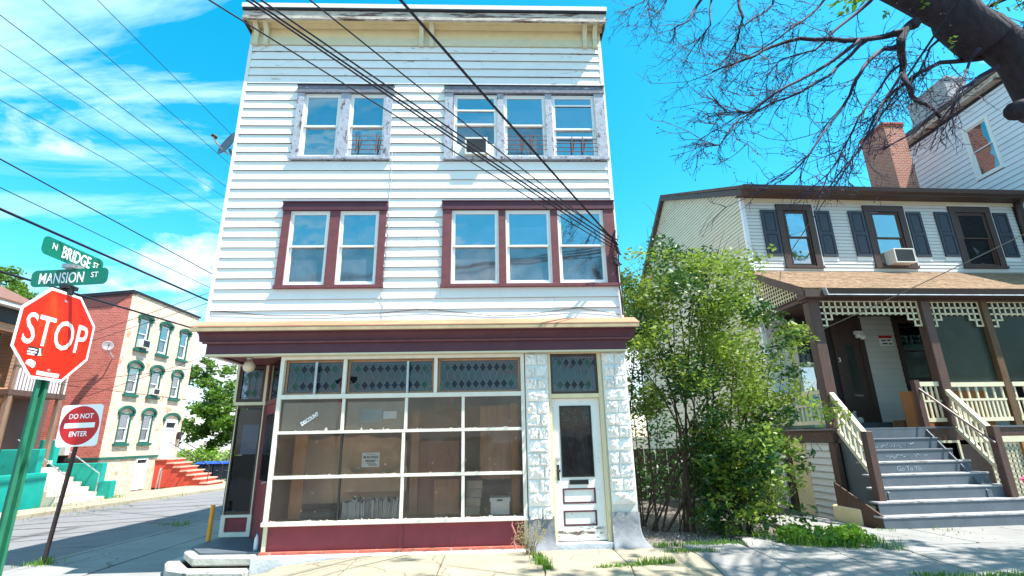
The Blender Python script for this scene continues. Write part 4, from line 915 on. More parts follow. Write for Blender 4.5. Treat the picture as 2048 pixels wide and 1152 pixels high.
# porch roof: shingle courses on a sheet
r0 = (-.28, 4.84); r1 = (YW-.01, 6.02)
b = MB(TR); b.hexa([(-.22,r0[0],r0[1]-.05),(PA1,r0[0],r0[1]-.05),(PA1,r1[0],r1[1]-.05),(-.22,r1[0],r1[1]-.05),(-.22,r0[0],r0[1]),(PA1,r0[0],r0[1]),(PA1,r1[0],r1[1]),(-.22,r1[0],r1[1])]); pr_ = b.build('porch_roof', m_shingle, rh)
b = MB(TR); nrow = 17
for i in range(nrow):
    u0, u1 = i/nrow, (i+1.15)/nrow; x = -.24-random.random()*.2
    while x < PA1:
        w_ = random.uniform(.16, .30); xa, xb = max(x, -.24), min(x+w_-.006, PA1); x += w_
        if xb-xa < .04: continue
        f = lambda u, d: (r0[0]-.02+(r1[0]-r0[0])*min(u,1), r0[1]+(r1[1]-r0[1])*min(u,1)+d)
        d = random.uniform(.012, .022); y0_, z0_ = f(u0, d); y1_, z1_ = f(u1, .004); zz = f(u0, .002)[1]
        b.add([(xa,y0_,z0_),(xb,y0_,z0_),(xb,y1_,z1_),(xa,y1_,z1_),(xa,y0_,zz),(xb,y0_,zz)], [(0,1,2,3),(4,5,1,0)])
b.build('shingle', M('tan_shingle_tab', (.255,.165,.10), .9, .5, 9, .4, 40, col2=(.20,.13,.085), thr=.58, s2=7), pr_, kind='stuff')
b = MB(TR); b.hexa([(-.25,r0[0],r0[1]-.18),(-.215,r0[0],r0[1]-.18),(-.215,r1[0],r1[1]-.18),(-.25,r1[0],r1[1]-.18),(-.25,r0[0],r0[1]+.01),(-.215,r0[0],r0[1]+.01),(-.215,r1[0],r1[1]+.01),(-.25,r1[0],r1[1]+.01)]); b.build('rake_board', m_wood, pr_)
B('fascia', m_brown, pr_, -.21, PA1, r0[0]-.02, r0[0]+.02, r0[1]-.21, r0[1]-.052, TR)
b = MB(TR); x0g = .28
b.prism([(x0g, r0[0]-.022, 4.66), (x0g, r0[0]-.10, 4.68), (x0g, r0[0]-.135, 4.80), (x0g, r0[0]-.12, 4.80), (x0g, r0[0]-.022, 4.72)], (PA1-x0g, 0, 0)); b.build('gutter', m_brown, pr_)
b = MB(TR); b.box(x0g-.01, PA1, r0[0]-.105, r0[0]-.09, 4.652, 4.676); b.hexa([(x0g-.02,r0[0]-.14,4.66),(x0g+.0,r0[0]-.14,4.66),(x0g+.0,r0[0]-.02,4.66),(x0g-.02,r0[0]-.02,4.66),(x0g-.06,r0[0]-.14,4.83),(x0g-.04,r0[0]-.14,4.83),(x0g-.04,r0[0]-.02,4.83),(x0g-.06,r0[0]-.02,4.83)]); b.build('gutter_rim', M('bare_aluminium', (.62,.60,.62), .35, .3, 5, metal=.3), pr_)
B('porch_ceiling', m_wood, pr_, -.1, PA1, -.2, YW-.02, 4.70, 4.725, TR)
bm_ = B('porch_beam', m_wood, rh, -.06, PA1, -.08, .07, 4.60, 4.695, TR); B('porch_beam', m_wood, rh, -.06, .08, .075, YW-.02, 4.60, 4.695, TR)
for i, (a, w_, mt) in enumerate(((.09, .26, m_wood), (2.90, .23, m_wood))):
    B('porch_post', mt, rh, a-w_/2, a+w_/2, -.12, .11, PF, 4.60, TR, bevel=.012)
B('porch_post', m_woodold, rh, 4.43, 4.60, -.04, .10, PF, 4.60, TR)
B('porch_post', m_wood, rh, 8.7, 8.9, -.10, .10, PF, 4.60, TR)
b = MB(TR); b.box(-.09, .27, -.16, .14, 4.56, 4.62); b.box(-.12, .30, -.19, .17, 4.62, 4.80); b.build('post_cap', m_wood, rh, bevel=.02)
def lattice(parent, T, cells, s, y, w=.035, mat=None, name='lattice'):
    """cells: set of (i,j); square lattice with laths along the cell edges"""
    b = MB(T); E = set()
    for (i, j) in cells:
        E |= {(i,j,'h'),(i,j+1,'h'),(i,j,'v'),(i+1,j,'v')}
    for (i, j, d) in sorted(E):
        if d == 'h': b.box(cells.x0+i*s-w/2, cells.x0+(i+1)*s+w/2, y, y+.012, cells.z0+j*s-w/2, cells.z0+j*s+w/2)
        else: b.box(cells.x0+i*s-w/2, cells.x0+i*s+w/2, y-.012, y-.0005, cells.z0+j*s-w/2, cells.z0+(j+1)*s+w/2)
    return b.build(name, mat or m_creampale, parent, kind='stuff')
class Cells(set): pass
def frieze(x0, x1, n, y):
    s = (x1-x0)/n; c = Cells(); c.x0 = x0; c.z0 = 4.60-s*2
    c |= {(i, j) for i in range(n) for j in (0, 1)}
    c |= {(0, -1), (1, -1), (0, -2), (n-1, -1), (n-2, -1), (n-1, -2)}
    lattice(rh, TR, c, s, y, .04, name='lattice_frieze')
    b = MB(TR)
    for i in range(1, n): b.lathe([(.0,-.035),(.028,-.01),(.02,.02)], (x0+i*s, y, c.z0-.02), 6)
    b.build('lattice_drop', m_creampale, rh, kind='stuff')
frieze(.24, 2.76, 17, -.02); frieze(3.06, 4.40, 9, .03); frieze(4.64, 8.6, 26, .03)
# triangular side lattice under the roof end
b = MB(TS); s = .10; 
nx = 17
for i in range(nx+1):
    x = .20+i*s; zt = 4.78+(x-.0)*.575-.05
    if zt > 4.72: b.box(x-.016, x+.016, -.02, -.008, 4.70, zt)
for j in range(10):
    z = 4.74+j*s; x = max(.18, (z-4.74)/.575)
    if x < 1.9: b.box(x, 1.92, -.007, .005, z-.016, z+.016)
b.build('side_lattice', m_creampale, rh, kind='stuff')
# back wall of the porch: doors, windows
dr = MB(TR); dr.box(1.96, 2.10, YW-.06, YW+.01, PF, 4.66); dr.box(2.74, 2.88, YW-.06, YW+.01, PF, 4.66); dr.box(2.102, 2.738, YW-.06, YW+.01, 4.50, 4.66); dr = dr.build('door', m_brown, rh)
B('door_leaf', m_brown, dr, 2.102, 2.738, YW-.02, YW+.02, PF+.10, 4.497, TR); B('door_step', m_blue, dr, 1.9, 2.9, YW-.35, YW-.061, PF, PF+.14, TR)
B('door_light', g_dark, dr, 2.30, 2.54, YW-.028, YW-.022, 2.5, 3.9, TR)
text('house_number', '3', .17, TR @ FX((2.04, YW-.065, 3.48)), m_signwhite, dr, depth=.004)
b = MB(TR); 
for (x, z) in ((2.65, 4.20), (2.78, 4.16)): b.lathe([(.05,0),(.075,-.06),(.07,-.13)], (x, YW-.16, z), 10)
b.box(2.60, 2.84, YW-.13, YW-.06, 4.17, 4.27); b.build('security_light', m_vinyl, dr)
sd_ = MB(TR); ring(sd_, .72, 1.52, PF+.02, 4.42, .17, YW-.055, YW+.01, wb=.3); sd_.box(.89, 1.35, YW-.055, YW+.01, 3.30, 3.42); sd_ = sd_.build('storm_door', m_creampale, rh)
B('pane', g_dark, sd_, .89, 1.35, YW-.02, YW-.015, 3.42, 4.25, TR); B('pane', g_sky, sd_, .89, 1.35, YW-.02, YW-.015, PF+.32, 3.30, TR)
for k in (.97, 1.12, 1.27): B('door_bar', m_iron, sd_, k-.006, k+.006, YW-.034, YW-.022, 3.42, 4.25, TR)
for (x0, x1, z0, z1) in pw[2:]: room(rh, TR, x0+.08, x1-.08, YW+.125, YW+.8, z0, z1-.08, m_dark)
for i, (x0, x1, z0, z1) in enumerate(pw[:2]):
    b = MB(TR); ring(b, x0, x1, z0, z1, .10, YW-.05, YW+.01, wt=.09); w = b.build('porch_window', m_brown, rh)
    sash_window(w, TR, x0+.10, x1-.10, z0+.10, z1-.09, (z0+z1)/2, YW-.02, m_brown if i == 0 else m_iron, g_dark, g_dark, blind=(.45,.86) if i else (.90,.93))
# side rail (left end of the porch) and front rail
def rail(par, T, x0, x1, zb, zt, zm, y, n, nm='porch_rail', half=False):
    b = MB(T); b.box(x0, x1, y-.045, y+.045, zt-.10, zt); b.box(x0, x1, y-.03, y+.03, zb, zb+.085)
    if zm: b.box(x0, x1, y-.02, y+.02, zm-.025, zm+.025)
    r_ = b.build(nm, m_creampale, par)
    for i in range(n):
        x = x0+(x1-x0)*(i+.5)/n
        top = zm-.026 if (zm and half and i % 2) else zt-.101
        B('baluster', m_creampale, r_, x-.022, x+.022, y-.014, y+.014, zb+.086, (zm-.026 if zm else zt-.101), T)
        if zm and not (half and i % 2): B('baluster', m_creampale, r_, x-.022, x+.022, y-.014, y+.014, zm+.026, zt-.101, T)
    return r_
rail(rh, TS, .16, YW-.1, PF+.09, 2.55, 2.22, .06, 12, half=True)
rail(rh, TR, 2.30, 2.78, PF+.10, 2.68, 2.25, .0, 4, half=False); rail(rh, TR, 3.03, 4.41, PF+.10, 2.66, 2.27, .0, 13, half=True); rail(rh, TR, 4.62, 8.68, PF+.10, 2.66, 2.27, .0, 32, half=True)
B('rail_post', m_wood, rh, 2.18, 2.30, -.06, .06, PF, 2.72, TR)
B('porch_screen', m_screen, rh, 3.03, 8.68, .075, .078, 2.7, 4.59, TR)
# skirt under the porch, left end
boards(rh, m_rhs, TS, .12, .92, -.25, PF-.31, .147, -.02, lap=.038, jit=.002)
B('skirt_backing', m_lapdark, rh, .0, .06, .0, 1.95, -.3, PF-.31, TR)
B('skirt_post', m_wood, rh, -.06, .06, -.07, .10, -.25, PF-.305, TR)
B('skirt_panel', m_cream, rh, -.03, -.005, .95, 1.55, -.25, PF-.32, TR); B('skirt_post', m_wood, rh, -.06, -.0, 1.57, 1.68, -.25, PF-.32, TR)
B('footing_block', m_cream, rh, -.42, .14, -.95, -.14, -.3, .18, TR, bevel=.03)
# lattice under the porch right of the stairs
c = Cells(); c.x0 = 3.3; c.z0 = .05; c |= {(i, j) for i in range(46) for j in range(12)}
lattice(rh, TR, c, .105, -.30, .062, name='skirt_lattice')
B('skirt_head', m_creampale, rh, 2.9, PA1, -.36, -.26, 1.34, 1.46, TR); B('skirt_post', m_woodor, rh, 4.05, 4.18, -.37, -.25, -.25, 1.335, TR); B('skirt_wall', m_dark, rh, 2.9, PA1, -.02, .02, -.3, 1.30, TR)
# stairs
sta = MB(TR); H8 = .2255; T8 = .20
treadw = [(.22, 2.16), (.18, 2.20), (.12, 2.28), (.06, 2.42), (-.02, 2.55), (-.14, 2.66), (-.30, 2.96), (-.42, 3.30), (-.42, 3.30)]
stt = None
for k in range(1, 9):
    z = PF-H8*k; x0, x1 = treadw[k]; y1 = -.06-T8*(k-1); 
    if k == 1: stt = B('stairs', m_blue, rh, .22, 2.16, -.058, -.04, PF-H8, PF-.042, TR)
    if k < 8:
        mt = M('worn_sunlit_tread_%s' % 'abcdefgh'[k], (.34,.34,.35), .75, .25, 6, .2, 20, col2=(.15,.13,.12), thr=.50+.02*(k%3), s2=5, soft=.12, st2=(.6,2,2)) if k > 2 else m_blue  # sunlit streaks put into the paler colour of the worn treads
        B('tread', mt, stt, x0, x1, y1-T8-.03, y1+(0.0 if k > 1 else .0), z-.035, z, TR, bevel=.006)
    if k > 1: B('riser', m_blue, stt, treadw[k-1][0]+.01, treadw[k-1][1]-.01, y1-.018, y1, z+.0005, z+H8-.036, TR)
for (xa, xb, m_) in ((2.17, 2.20, m_blue), (.10, .14, m_blue)):
    MB(TR).prism([(xa, -.06, PF-.05), (xa, -1.1, PF-1.22), (xa, -1.1, -.2), (xa, -.06, -.2)], (xb-xa, 0, 0)).build('stringer', m_, stt)
MB(TR).prism([(-.40, -1.46, .12), (-.40, -1.46, -.25), (-.40, -.3, -.25), (-.40, -.3, .62)], (.035, 0, 0)).build('stringer', m_wood, stt)
b = MB(TR); ring(b, 2.205, 2.85, 0.4, PF-.3, .05, -.12, -.08); b.build('skirt_frame', m_creampale, stt)
# chalk writing on three risers
for (k, x0, x1) in ((2, .62, 1.55), (3, .75, 1.75)):      # two lines too faint to read: loose hand strokes
    z = PF-H8*k+H8*.42-.02; y1 = -.06-T8*(k-1)-.020; b = MB(TR); x = x0
    while x < x1:
        n_ = random.randint(3, 6); w_ = random.uniform(.07, .13); pts = [(x+w_*i/n_, y1, z+random.uniform(-.045, .05)) for i in range(n_+1)]
        b.tube(pts, .0032, 4); x += w_+random.choice((.02, .02, .09))
    b.build('chalk_writing', m_chalk, stt, kind='stuff')
k = 4; text('chalk_writing', 'Go To Th', .13, TR @ FX((1.02, -.06-T8*(k-1)-.0205, PF-H8*k+H8*.45-.02)), m_chalk, stt, rot=rad(-1.0), depth=.0004, thick=-.003)
# newels and stair rails
for (a, b_, zb, zt, w_) in ((-.10, -1.12, .02, 1.62, .15), (2.62, -1.14, .34, 1.68, .15)):
    B('newel_post', m_wood, rh, a-w_/2, a+w_/2, b_-w_/2, b_+w_/2, zb, zt, TR, bevel=.01)
def stair_rail(a0, a1, b0, b1, zt0, zt1, drop, n):
    """a,b: foot (newel) and head (porch post); zt: top of the hand rail"""
    P = lambda u, z: (a0+(a1-a0)*u, b0+(b1-b0)*u, z); zz = lambda u: zt0+(zt1-zt0)*u
    b = MB(TR); b.bar(P(0, zt0), P(1, zt1), .09, .10); r_ = b.build('stair_rail', m_creampale, rh)
    MB(TR).bar(P(0, zt0-drop), P(1, zt1-drop), .05, .09).build('bottom_rail', m_creampale, r_)
    MB(TR).bar(P(0, zt0-drop*.45), P(1, zt1-drop*.45), .04, .05).build('mid_rail', m_creampale, r_)
    for i in range(n):
        u = (i+.5)/n; MB(TR).bar(P(u, zz(u)-drop+.04), P(u, zz(u)-.05), .04, .03, up=(0,1,0)).build('baluster', m_creampale, r_)
stair_rail(-.10, .07, -1.05, -.12, 1.58, 2.42, .78, 6); stair_rail(2.62, 2.86, -1.06, -.12, 1.62, 2.45, .80, 7)
MB(TR).tube([(2.52, -1.2, 1.35), (2.40, -.7, 1.86), (2.26, -.05, 2.52), (2.22, .0, 2.55)], .025, 8).build('grab_rail', M('pipe_rail', (.20,.13,.12), .5), rh)
# downspout at the right end
MB(TR).tube([(8.72, 1.6, 8.30), (8.78, 1.85, 8.05), (8.80, 1.92, 7.7), (8.80, 1.92, 6.1)], .05, 8).build('downspout', m_brown, rh)
B('corner_board', m_brown, rh, 8.86, 9.12, YW-.04, YW+.05, 4.8, 8.3, TR)
# things on the porch
n = thing('notice_sign', 'red and white notice on the porch siding between door and dark window', 'sign', TR @ Vector((3.53, YW-.04, 4.0)))
B('plate', m_signwhite, n, 3.33, 3.73, YW-.035, YW-.026, 3.86, 4.16, TR); B('red_band', m_redsign2, n, 3.335, 3.725, YW-.038, YW-.0355, 4.08, 4.155, TR)
b = MB(TR)
for (xa, xb, zz) in ((3.40, 3.53, 4.02), (3.57, 3.67, 4.025), (3.41, 3.56, 3.93), (3.60, 3.69, 3.925)): b.box(xa, xb, YW-.0385, YW-.0365, zz-.018, zz+.018)
b.build('lettering', m_ink, n)
li = thing('lion_statue', 'small pale cast stone lion head statue beside the porch door step', 'statue', TR @ Vector((1.66, 1.45, PF)))
b = MB(TR); c = Vector((1.66, 1.45, PF)); vs = []; fs = []; nu, nv = 14, 9
for j in range(nv+1):
    for i in range(nu):
        th = math.pi*j/nv; ph = 2*math.pi*i/nu; d = Vector((math.sin(th)*math.cos(ph), math.sin(th)*math.sin(ph), math.cos(th)))
        r_ = .175*(1+.22*noise.noise(d*5)) * (1-.12*max(0, -d.y))
        vs.append(c+Vector((d.x*r_, d.y*r_*.8, .2+d.z*r_*1.1)))
for j in range(nv):
    for i in range(nu): fs.append((j*nu+i, j*nu+(i+1) % nu, (j+1)*nu+(i+1) % nu, (j+1)*nu+i))
b.add(vs, fs); b.build('mane', m_lion, li, smooth=True)
b = MB(TR); b.lathe([(.02,-.03),(.06,0),(.075,.05),(.07,.09)], c+Vector((.02,-.20,.19)), 10, Matrix(((1,0,0),(0,0,1),(0,-1,0))).inverted()); b.build('muzzle', m_lion, li, smooth=True)
B('base', m_lion, li, 1.52, 1.80, 1.33, 1.58, PF, PF+.05, TR)
for s_ in (-1, 1): MB(TR).lathe([(.035,0),(.03,.04),(.005,.06)], c+Vector((.10*s_, -.02, .37)), 8).build('ear', m_lion, li)
bx = thing('cardboard_box', 'brown cardboard carton lying on the porch floor at the head of the stairs', 'box', TR @ Vector((2.66, .95, PF)))
B('carton', M('carton_brown', (.17,.085,.045), .9), bx, 2.44, 2.74, .85, 1.1, PF+.0, PF+.17, TR); B('flap', M('carton_flap', (.22,.12,.07), .9), bx, 2.46, 2.6, .80, .845, PF+.03, PF+.16, TR)
B('parcel', m_greyint, None, 2.77, 2.92, .86, 1.05, PF+.002, PF+.13, TR, label='small grey parcel beside the cardboard carton on the porch', cat='parcel')
gb = thing('storage_bin', 'pale mint plastic bin behind the left porch railing', 'bin', TR @ Vector((.35, 1.2, PF)))
MB(TR).hexa([(.16,.8,PF+.02),(.58,.8,PF+.02),(.58,1.7,PF+.02),(.16,1.7,PF+.02),(.12,.74,PF+.72),(.62,.74,PF+.72),(.62,1.76,PF+.72),(.12,1.76,PF+.72)]).build('tub', m_mint, gb, bevel=.02); B('lid', m_mint, gb, .10, .64, .72, 1.78, PF+.725, PF+.77, TR, bevel=.015)
pk = thing('screened_box', 'orange brown carton glowing behind the right porch railing', 'box', TR @ Vector((3.7, .5, PF)))
B('carton', M('orange_carton', (.42,.17,.06), .9), pk, 3.05, 4.35, .35, .9, PF+.001, 2.5, TR)
B('carton', M('orange_carton_b', (.36,.15,.06), .9), None, 2.34, 2.75, .30, .6, PF+.001, 2.5, TR, label='orange brown carton behind the short railing at the head of the stairs', cat='box')
fp_ = thing('flower_pot', 'clay pot with pink flowers at the foot of the right stair rail', 'potted plant', TR @ Vector((3.22, -1.15, .32)))
pc = TR @ Vector((3.22, -1.05, 0.34)); MB().lathe([(.07,-.02),(.11,.15),(.115,.18),(.095,.18),(.09,.15)], pc, 12).build('pot', m_clay, fp_)
b = MB()
for i in range(26):
    p = pc+Vector((random.uniform(-.12, .12), random.uniform(-.1, .1), .2+random.random()*.14)); u = Vector((random.uniform(-1,1), random.uniform(-1,1), random.uniform(-.3,1))).normalized()*.035; v = u.orthogonal().normalized()*.035
    b.add([p-u, p+v, p+u, p-v], [(0,1,2,3)])
b.build('flowers', m_flower, fp_, kind='stuff')
# ================================================================== TALL HOUSE BEHIND
th = thing('tall_house', 'tall pale clapboard house rising behind the porch house on the far right', 'house', (20, 18, 0))
TH = Matrix(((0,1,0,17.5),(1,0,0,0),(0,0,1,0),(0,0,0,1)))      # local x = world Y, y = world X
hw = (14.58, 15.58, 10.18, 12.28)
wallholes('side_wall', th, m_lapdark, TH, 10.2, 19.4, -.3, 13.1, .012, .2, [(hw[0]+.08, hw[1]-.08, hw[2]+.06, hw[3]-.08)])
boards(th, m_h3, TH, 10.2, 19.4, 4.0, 12.95, .205, 0, [hw], lap=.028)
B('front_wall', m_h3, th, 17.5, 26, 10.2, 10.4, -.3, 13.1); B('rear_wall', m_h3, th, 17.52, 26, 19.2, 19.4, -.3, 13.1)
B('cornice', m_fascia, th, 17.22, 26, 9.9, 19.6, 13.12, 13.30); B('cornice_edge', M('roof_edge_brown', (.10,.075,.07), .6), th, 17.15, 26.1, 9.8, 19.65, 13.302, 13.42); B('roof', m_rooffelt, th, 17.2, 26, 9.9, 19.6, 13.422, 13.47)
b = MB(TH); ring(b, hw[0], hw[1], hw[2], hw[3], .09, -.05, .012); w = b.build('window', m_vinyl, th)
sash_window(w, TH, hw[0]+.09, hw[1]-.09, hw[2]+.09, hw[3]-.09, 11.25, -.02, m_vinyl, g_sky, g_sky, cur=None)
chimney(th, 18.0, 18.9, 16.1, 17.9, 13.4, 15.1, m_h3chim, m_h3chim, m_h3chim)
B('chimney_pot', m_h3chim, th, 18.3, 18.75, 16.3, 16.9, 15.05, 15.35)
# ================================================================== LEFT: SIGNS
ss = thing('stop_sign_post', 'red stop sign on a green channel post carrying two green street name signs', 'street sign', (-3.76, 4.35, gh(-3.76, 4.35)))
px_, py_ = -3.77, 4.36
b = MB()
for (x0, x1, y0, y1) in ((-.012, .0, -.030, .030), (.0, .035, -.034, -.024), (.0, .035, .024, .034), (.026, .035, -.052, -.035), (.026, .035, .035, .052)):
    b.box(px_-.045+x0, px_-.045+x1, py_+y0, py_+y1, gh(-3.76, 4.35)-.2, 2.93)
post = b.build('post', m_greenpost, ss)
b = MB()
for k in range(28): b.lathe([(.006, 0), (.006, .002)], (px_-.0435, py_, .3+.09*k), 6, Matrix(((0,0,1),(0,1,0),(-1,0,0))))
b.build('post_hole', m_ink, post, kind='stuff')
scy, scz, ap = 4.335, 2.535, .381
def octo(a): return [(a/math.cos(math.pi/8)*math.cos(math.pi/8+k*math.pi/4), a/math.cos(math.pi/8)*math.sin(math.pi/8+k*math.pi/4)) for k in range(8)]
SX = px_+.02
pl = MB().prism([(SX, scy+p[0], scz+p[1]) for p in octo(ap)], (.003, 0, 0)).build('stop_plate', m_signwhite, ss)
MB().prism([(SX+.0032, scy+p[0], scz+p[1]) for p in octo(ap-.022)], (.0006, 0, 0)).build('red_face', m_redsign, pl)
text('lettering', 'STOP', .36, FPX_((SX+.0042, scy, scz-.005)), m_signwhite, pl, sx=.74, thick=.002, depth=.0004)
MB().lathe([(.012,0),(.012,.006)], (SX+.004, scy, scz+.30), 8, Matrix(((0,0,1),(0,1,0),(-1,0,0)))).build('bolt', m_steel, pl); MB().lathe([(.012,0),(.012,.006)], (SX+.004, scy, scz-.30), 8, Matrix(((0,0,1),(0,1,0),(-1,0,0)))).build('bolt', m_steel, pl)
def flat(name, pts, mat, par, d=.0046): return MB().prism([(SX+d, scy+p[0], scz+p[1]) for p in pts], (.0005, 0, 0)).build(name, mat, par)
flat('sticker', [(-.235,-.13),(-.10,-.135),(-.095,-.20),(-.235,-.20)], m_ink, pl)
for k, (a, c, z) in enumerate(((-.228,-.15,-.148), (-.235,-.15,-.170), (-.23,-.165,-.189))): flat('sticker_stripe', [(a,z),(c,z),(c,z-.011),(a,z-.011)], m_signwhite, pl, .0052)
flat('sticker_stripe', [(-.138,-.138),(-.118,-.138),(-.112,-.165),(-.10,-.192),(-.135,-.197),(-.128,-.165)], m_signwhite, pl, .0052)
flat('sticker', [(-.215,-.245),(-.185,-.232),(-.135,-.25),(-.135,-.285),(-.15,-.30),(-.225,-.272)], m_signwhite, pl)
flat('sticker', [(-.105,-.315),(.015,-.318),(.015,-.350),(-.105,-.347)], m_signwhite, pl); flat('sticker', [(.022,-.318),(.115,-.318),(.11,-.352),(.022,-.350)], m_signwhite, pl)
def plate(par, name, T, w, h, mat, r=.045):
    pts = []
    for cx_, cz_, a0 in ((w/2-r, h/2-r, 0), (-w/2+r, h/2-r, 90), (-w/2+r, -h/2+r, 180), (w/2-r, -h/2+r, 270)):
        for k in range(6): a = rad(a0+k*18); pts.append(T @ Vector((cx_+r*math.cos(a), cz_+r*math.sin(a), 0)))
    n_ = (T.to_3x3() @ Vector((0, 0, -1)))*.003
    return MB().prism(pts, n_).build(name, mat, par)
TM = Matrix.Translation((-3.755, 4.33, 3.055)) @ Matrix.Rotation(rad(4), 4, 'Z') @ Matrix.Rotation(rad(-4), 4, 'Y') @ FX()
mp_ = plate(ss, 'street_name_sign', TM, .62, .155, m_greensign)
text('lettering', 'MANSION', .14, TM @ Matrix.Translation((-.065, -.008, .002)), m_signwhite, mp_, sx=.58, depth=.0006, thick=.001); text('lettering', 'ST', .072, TM @ Matrix.Translation((.20, .012, .002)), m_signwhite, mp_, sx=.8, depth=.0006)
TB = Matrix.Translation((-3.765, 4.34, 3.25)) @ FPX_()
bp_ = plate(ss, 'street_name_sign', TB, .66, .16, m_greensign)
text('lettering', 'BRIDGE', .15, TB @ Matrix.Translation((.02, -.004, .002)), m_signwhite, bp_, sx=.62, depth=.0006, thick=.002); text('lettering', 'N', .078, TB @ Matrix.Translation((-.215, .012, .002)), m_signwhite, bp_, sx=.9, depth=.0006); text('lettering', 'ST', .075, TB @ Matrix.Translation((.245, .0, .002)), m_signwhite, bp_, sx=.85, depth=.0006)
MB().box(px_-.03, px_+.04, py_-.06, py_+.06, 2.95, 2.985).box(px_-.05, px_+.05, py_-.03, py_+.01, 2.90, 2.949).build('sign_bracket', m_iron, ss); MB().box(px_-.045, px_+.055, py_-.07, py_+.05, 3.135, 3.172).build('sign_bracket', m_steel, ss)
# do not enter
dn = thing('do_not_enter_sign', 'square white sign with a red disc reading do not enter on a leaning dark pole', 'road sign', (-7.75, 9.78, gh(-7.7, 9.8)))
DY = 9.72
MB().tube([(-7.74, DY+.05, gh(-7.7, 9.8)-.2), (-7.58, DY+.05, 2.35)], .035, 8).build('post', m_rust, dn)
TD = Matrix.Translation((-7.60, DY, 1.985)) @ Matrix.Rotation(rad(-1.5), 4, 'Y') @ FX()
dp = plate(dn, 'sign_plate', TD, .74, .74, m_signwhite, .06)
MB(TD).lathe([(.345, .0006), (.345, .0012)], (0, 0, 0), 40).build('red_disc', m_redsign2, dp); MB(TD).box(-.27, .27, -.045, .045, .0016, .0024).build('white_bar', m_signwhite, dp)
text('lettering', 'DO NOT', .125, TD @ Matrix.Translation((0, .16, .0018)), m_signwhite, dp, sx=.86, depth=.0006, thick=.002); text('lettering', 'ENTER', .125, TD @ Matrix.Translation((0, -.155, .0018)), m_signwhite, dp, sx=.86, depth=.0006, thick=.002)
# ================================================================== LEFT: BUILDINGS ACROSS THE STREET
m_cb = brickmat('cream_brick', (.80,.62,.46), (.60,.37,.25), (.62,.48,.40), 1, .21, .072, .009, patch=(.50,.25,.16), pthr=.61)
m_rb = brickmat('red_painted_brick', (.62,.15,.11), (.44,.085,.06), (.66,.28,.22), 0, .23, .085, .010, patch=(.62,.22,.15), pthr=.66)
m_ob = brickmat('orange_brick', (.56,.23,.10), (.46,.17,.075), (.50,.36,.26), 1, .21, .072, .010)
cbX, cbY = -18.35, 25.0; CW = 5.9
TCB = Matrix(((0,-1,0,cbX),(1,0,0,cbY),(0,0,1,0),(0,0,0,1)))
cb = thing('brick_building', 'two storey brick building with a cream front a red painted side and green arched lintels', 'building', (-21, 28, -.4))
cw = [(.84,1.68,6.36,8.0), (2.55,3.40,6.36,7.98), (4.36,5.16,6.36,7.95), (.76,1.58,4.08,5.42), (2.45,3.27,4.10,5.42), (4.30,5.06,4.12,5.40), (.76,1.58,1.72,3.15), (2.45,3.25,1.72,3.15)]
cd = (4.28, 5.42, .90, 2.95); cbd = (2.55, 3.45, -.55, .98)
wallholes('front_wall', cb, m_cb, TCB, 0, CW, -.9, 9.1, 0, .2, [*cw, cd, cbd])
b = MB(); b.add([(-26, cbY, -.9), (cbX, cbY, -.9), (cbX, cbY, 9.1), (-26, cbY, 8.5)], [(0,1,2,3)]); b.build('side_wall', m_rb, cb)
b = MB(); b.add([(-26, cbY+CW, -.9), (cbX, cbY+CW, -.9), (cbX, cbY+CW, 9.1), (-26, cbY+CW, 8.5)], [(3,2,1,0)]); b.add([(cbX-.3, cbY+.1, 8.8), (cbX-.3, cbY+CW-.1, 8.8), (-26, cbY+CW-.1, 8.2), (-26, cbY+.1, 8.2)], [(0,1,2,3)]); b.build('rear_shell', m_ob, cb)
MB().hexa([(-26,cbY-.06,8.42),(cbX+.06,cbY-.06,9.02),(cbX+.06,cbY+.2,9.02),(-26,cbY+.2,8.42),(-26,cbY-.06,8.58),(cbX+.06,cbY-.06,9.2),(cbX+.06,cbY+.2,9.2),(-26,cbY+.2,8.58)]).build('parapet_cap', m_black, cb); B('parapet_cap', m_black, cb, cbX-.2, cbX+.08, cbY+.21, cbY+CW+.05, 9.1, 9.2)
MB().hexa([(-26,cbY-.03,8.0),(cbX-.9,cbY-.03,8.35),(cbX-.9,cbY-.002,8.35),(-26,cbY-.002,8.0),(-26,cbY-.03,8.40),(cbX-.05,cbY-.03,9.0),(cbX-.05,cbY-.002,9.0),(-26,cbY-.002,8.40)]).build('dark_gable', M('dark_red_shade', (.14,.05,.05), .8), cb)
B('belt_course', m_tealtrim, cb, -.02, 4.2, -.06, -.001, .98, 1.10, TCB); B('belt_course', m_tealtrim, cb, -25, cbX+.0, cbY-.05, cbY-.001, .98, 1.10)
def arch(w, x0, x1, z, mat, rise=.22, th_=.11, d=.10):
    b = MB(TCB); P = lambda k, r_: ((x0+x1)/2+((x1-x0)/2+.10)*math.cos(math.pi*k/10)*(1 if r_ == 0 else 1.12), z-.05+(rise if r_ == 0 else rise+th_)*math.sin(math.pi*k/10)+(0 if r_ == 0 else .03))
    for k in range(10):
        a, c, e, f = P(k, 0), P(k+1, 0), P(k+1, 1), P(k, 1)
        b.hexa([(a[0],-d,a[1]),(c[0],-d,c[1]),(c[0],0,c[1]),(a[0],0,a[1]),(f[0],-d*1.2,f[1]),(e[0],-d*1.2,e[1]),(e[0],0,e[1]),(f[0],0,f[1])])
    b.build('lintel', mat, w)
    for xx in (x0-.14, x1+.02): B('lintel_foot', mat, w, xx, xx+.12, -d, 0, z-.16, z-.03, TCB)
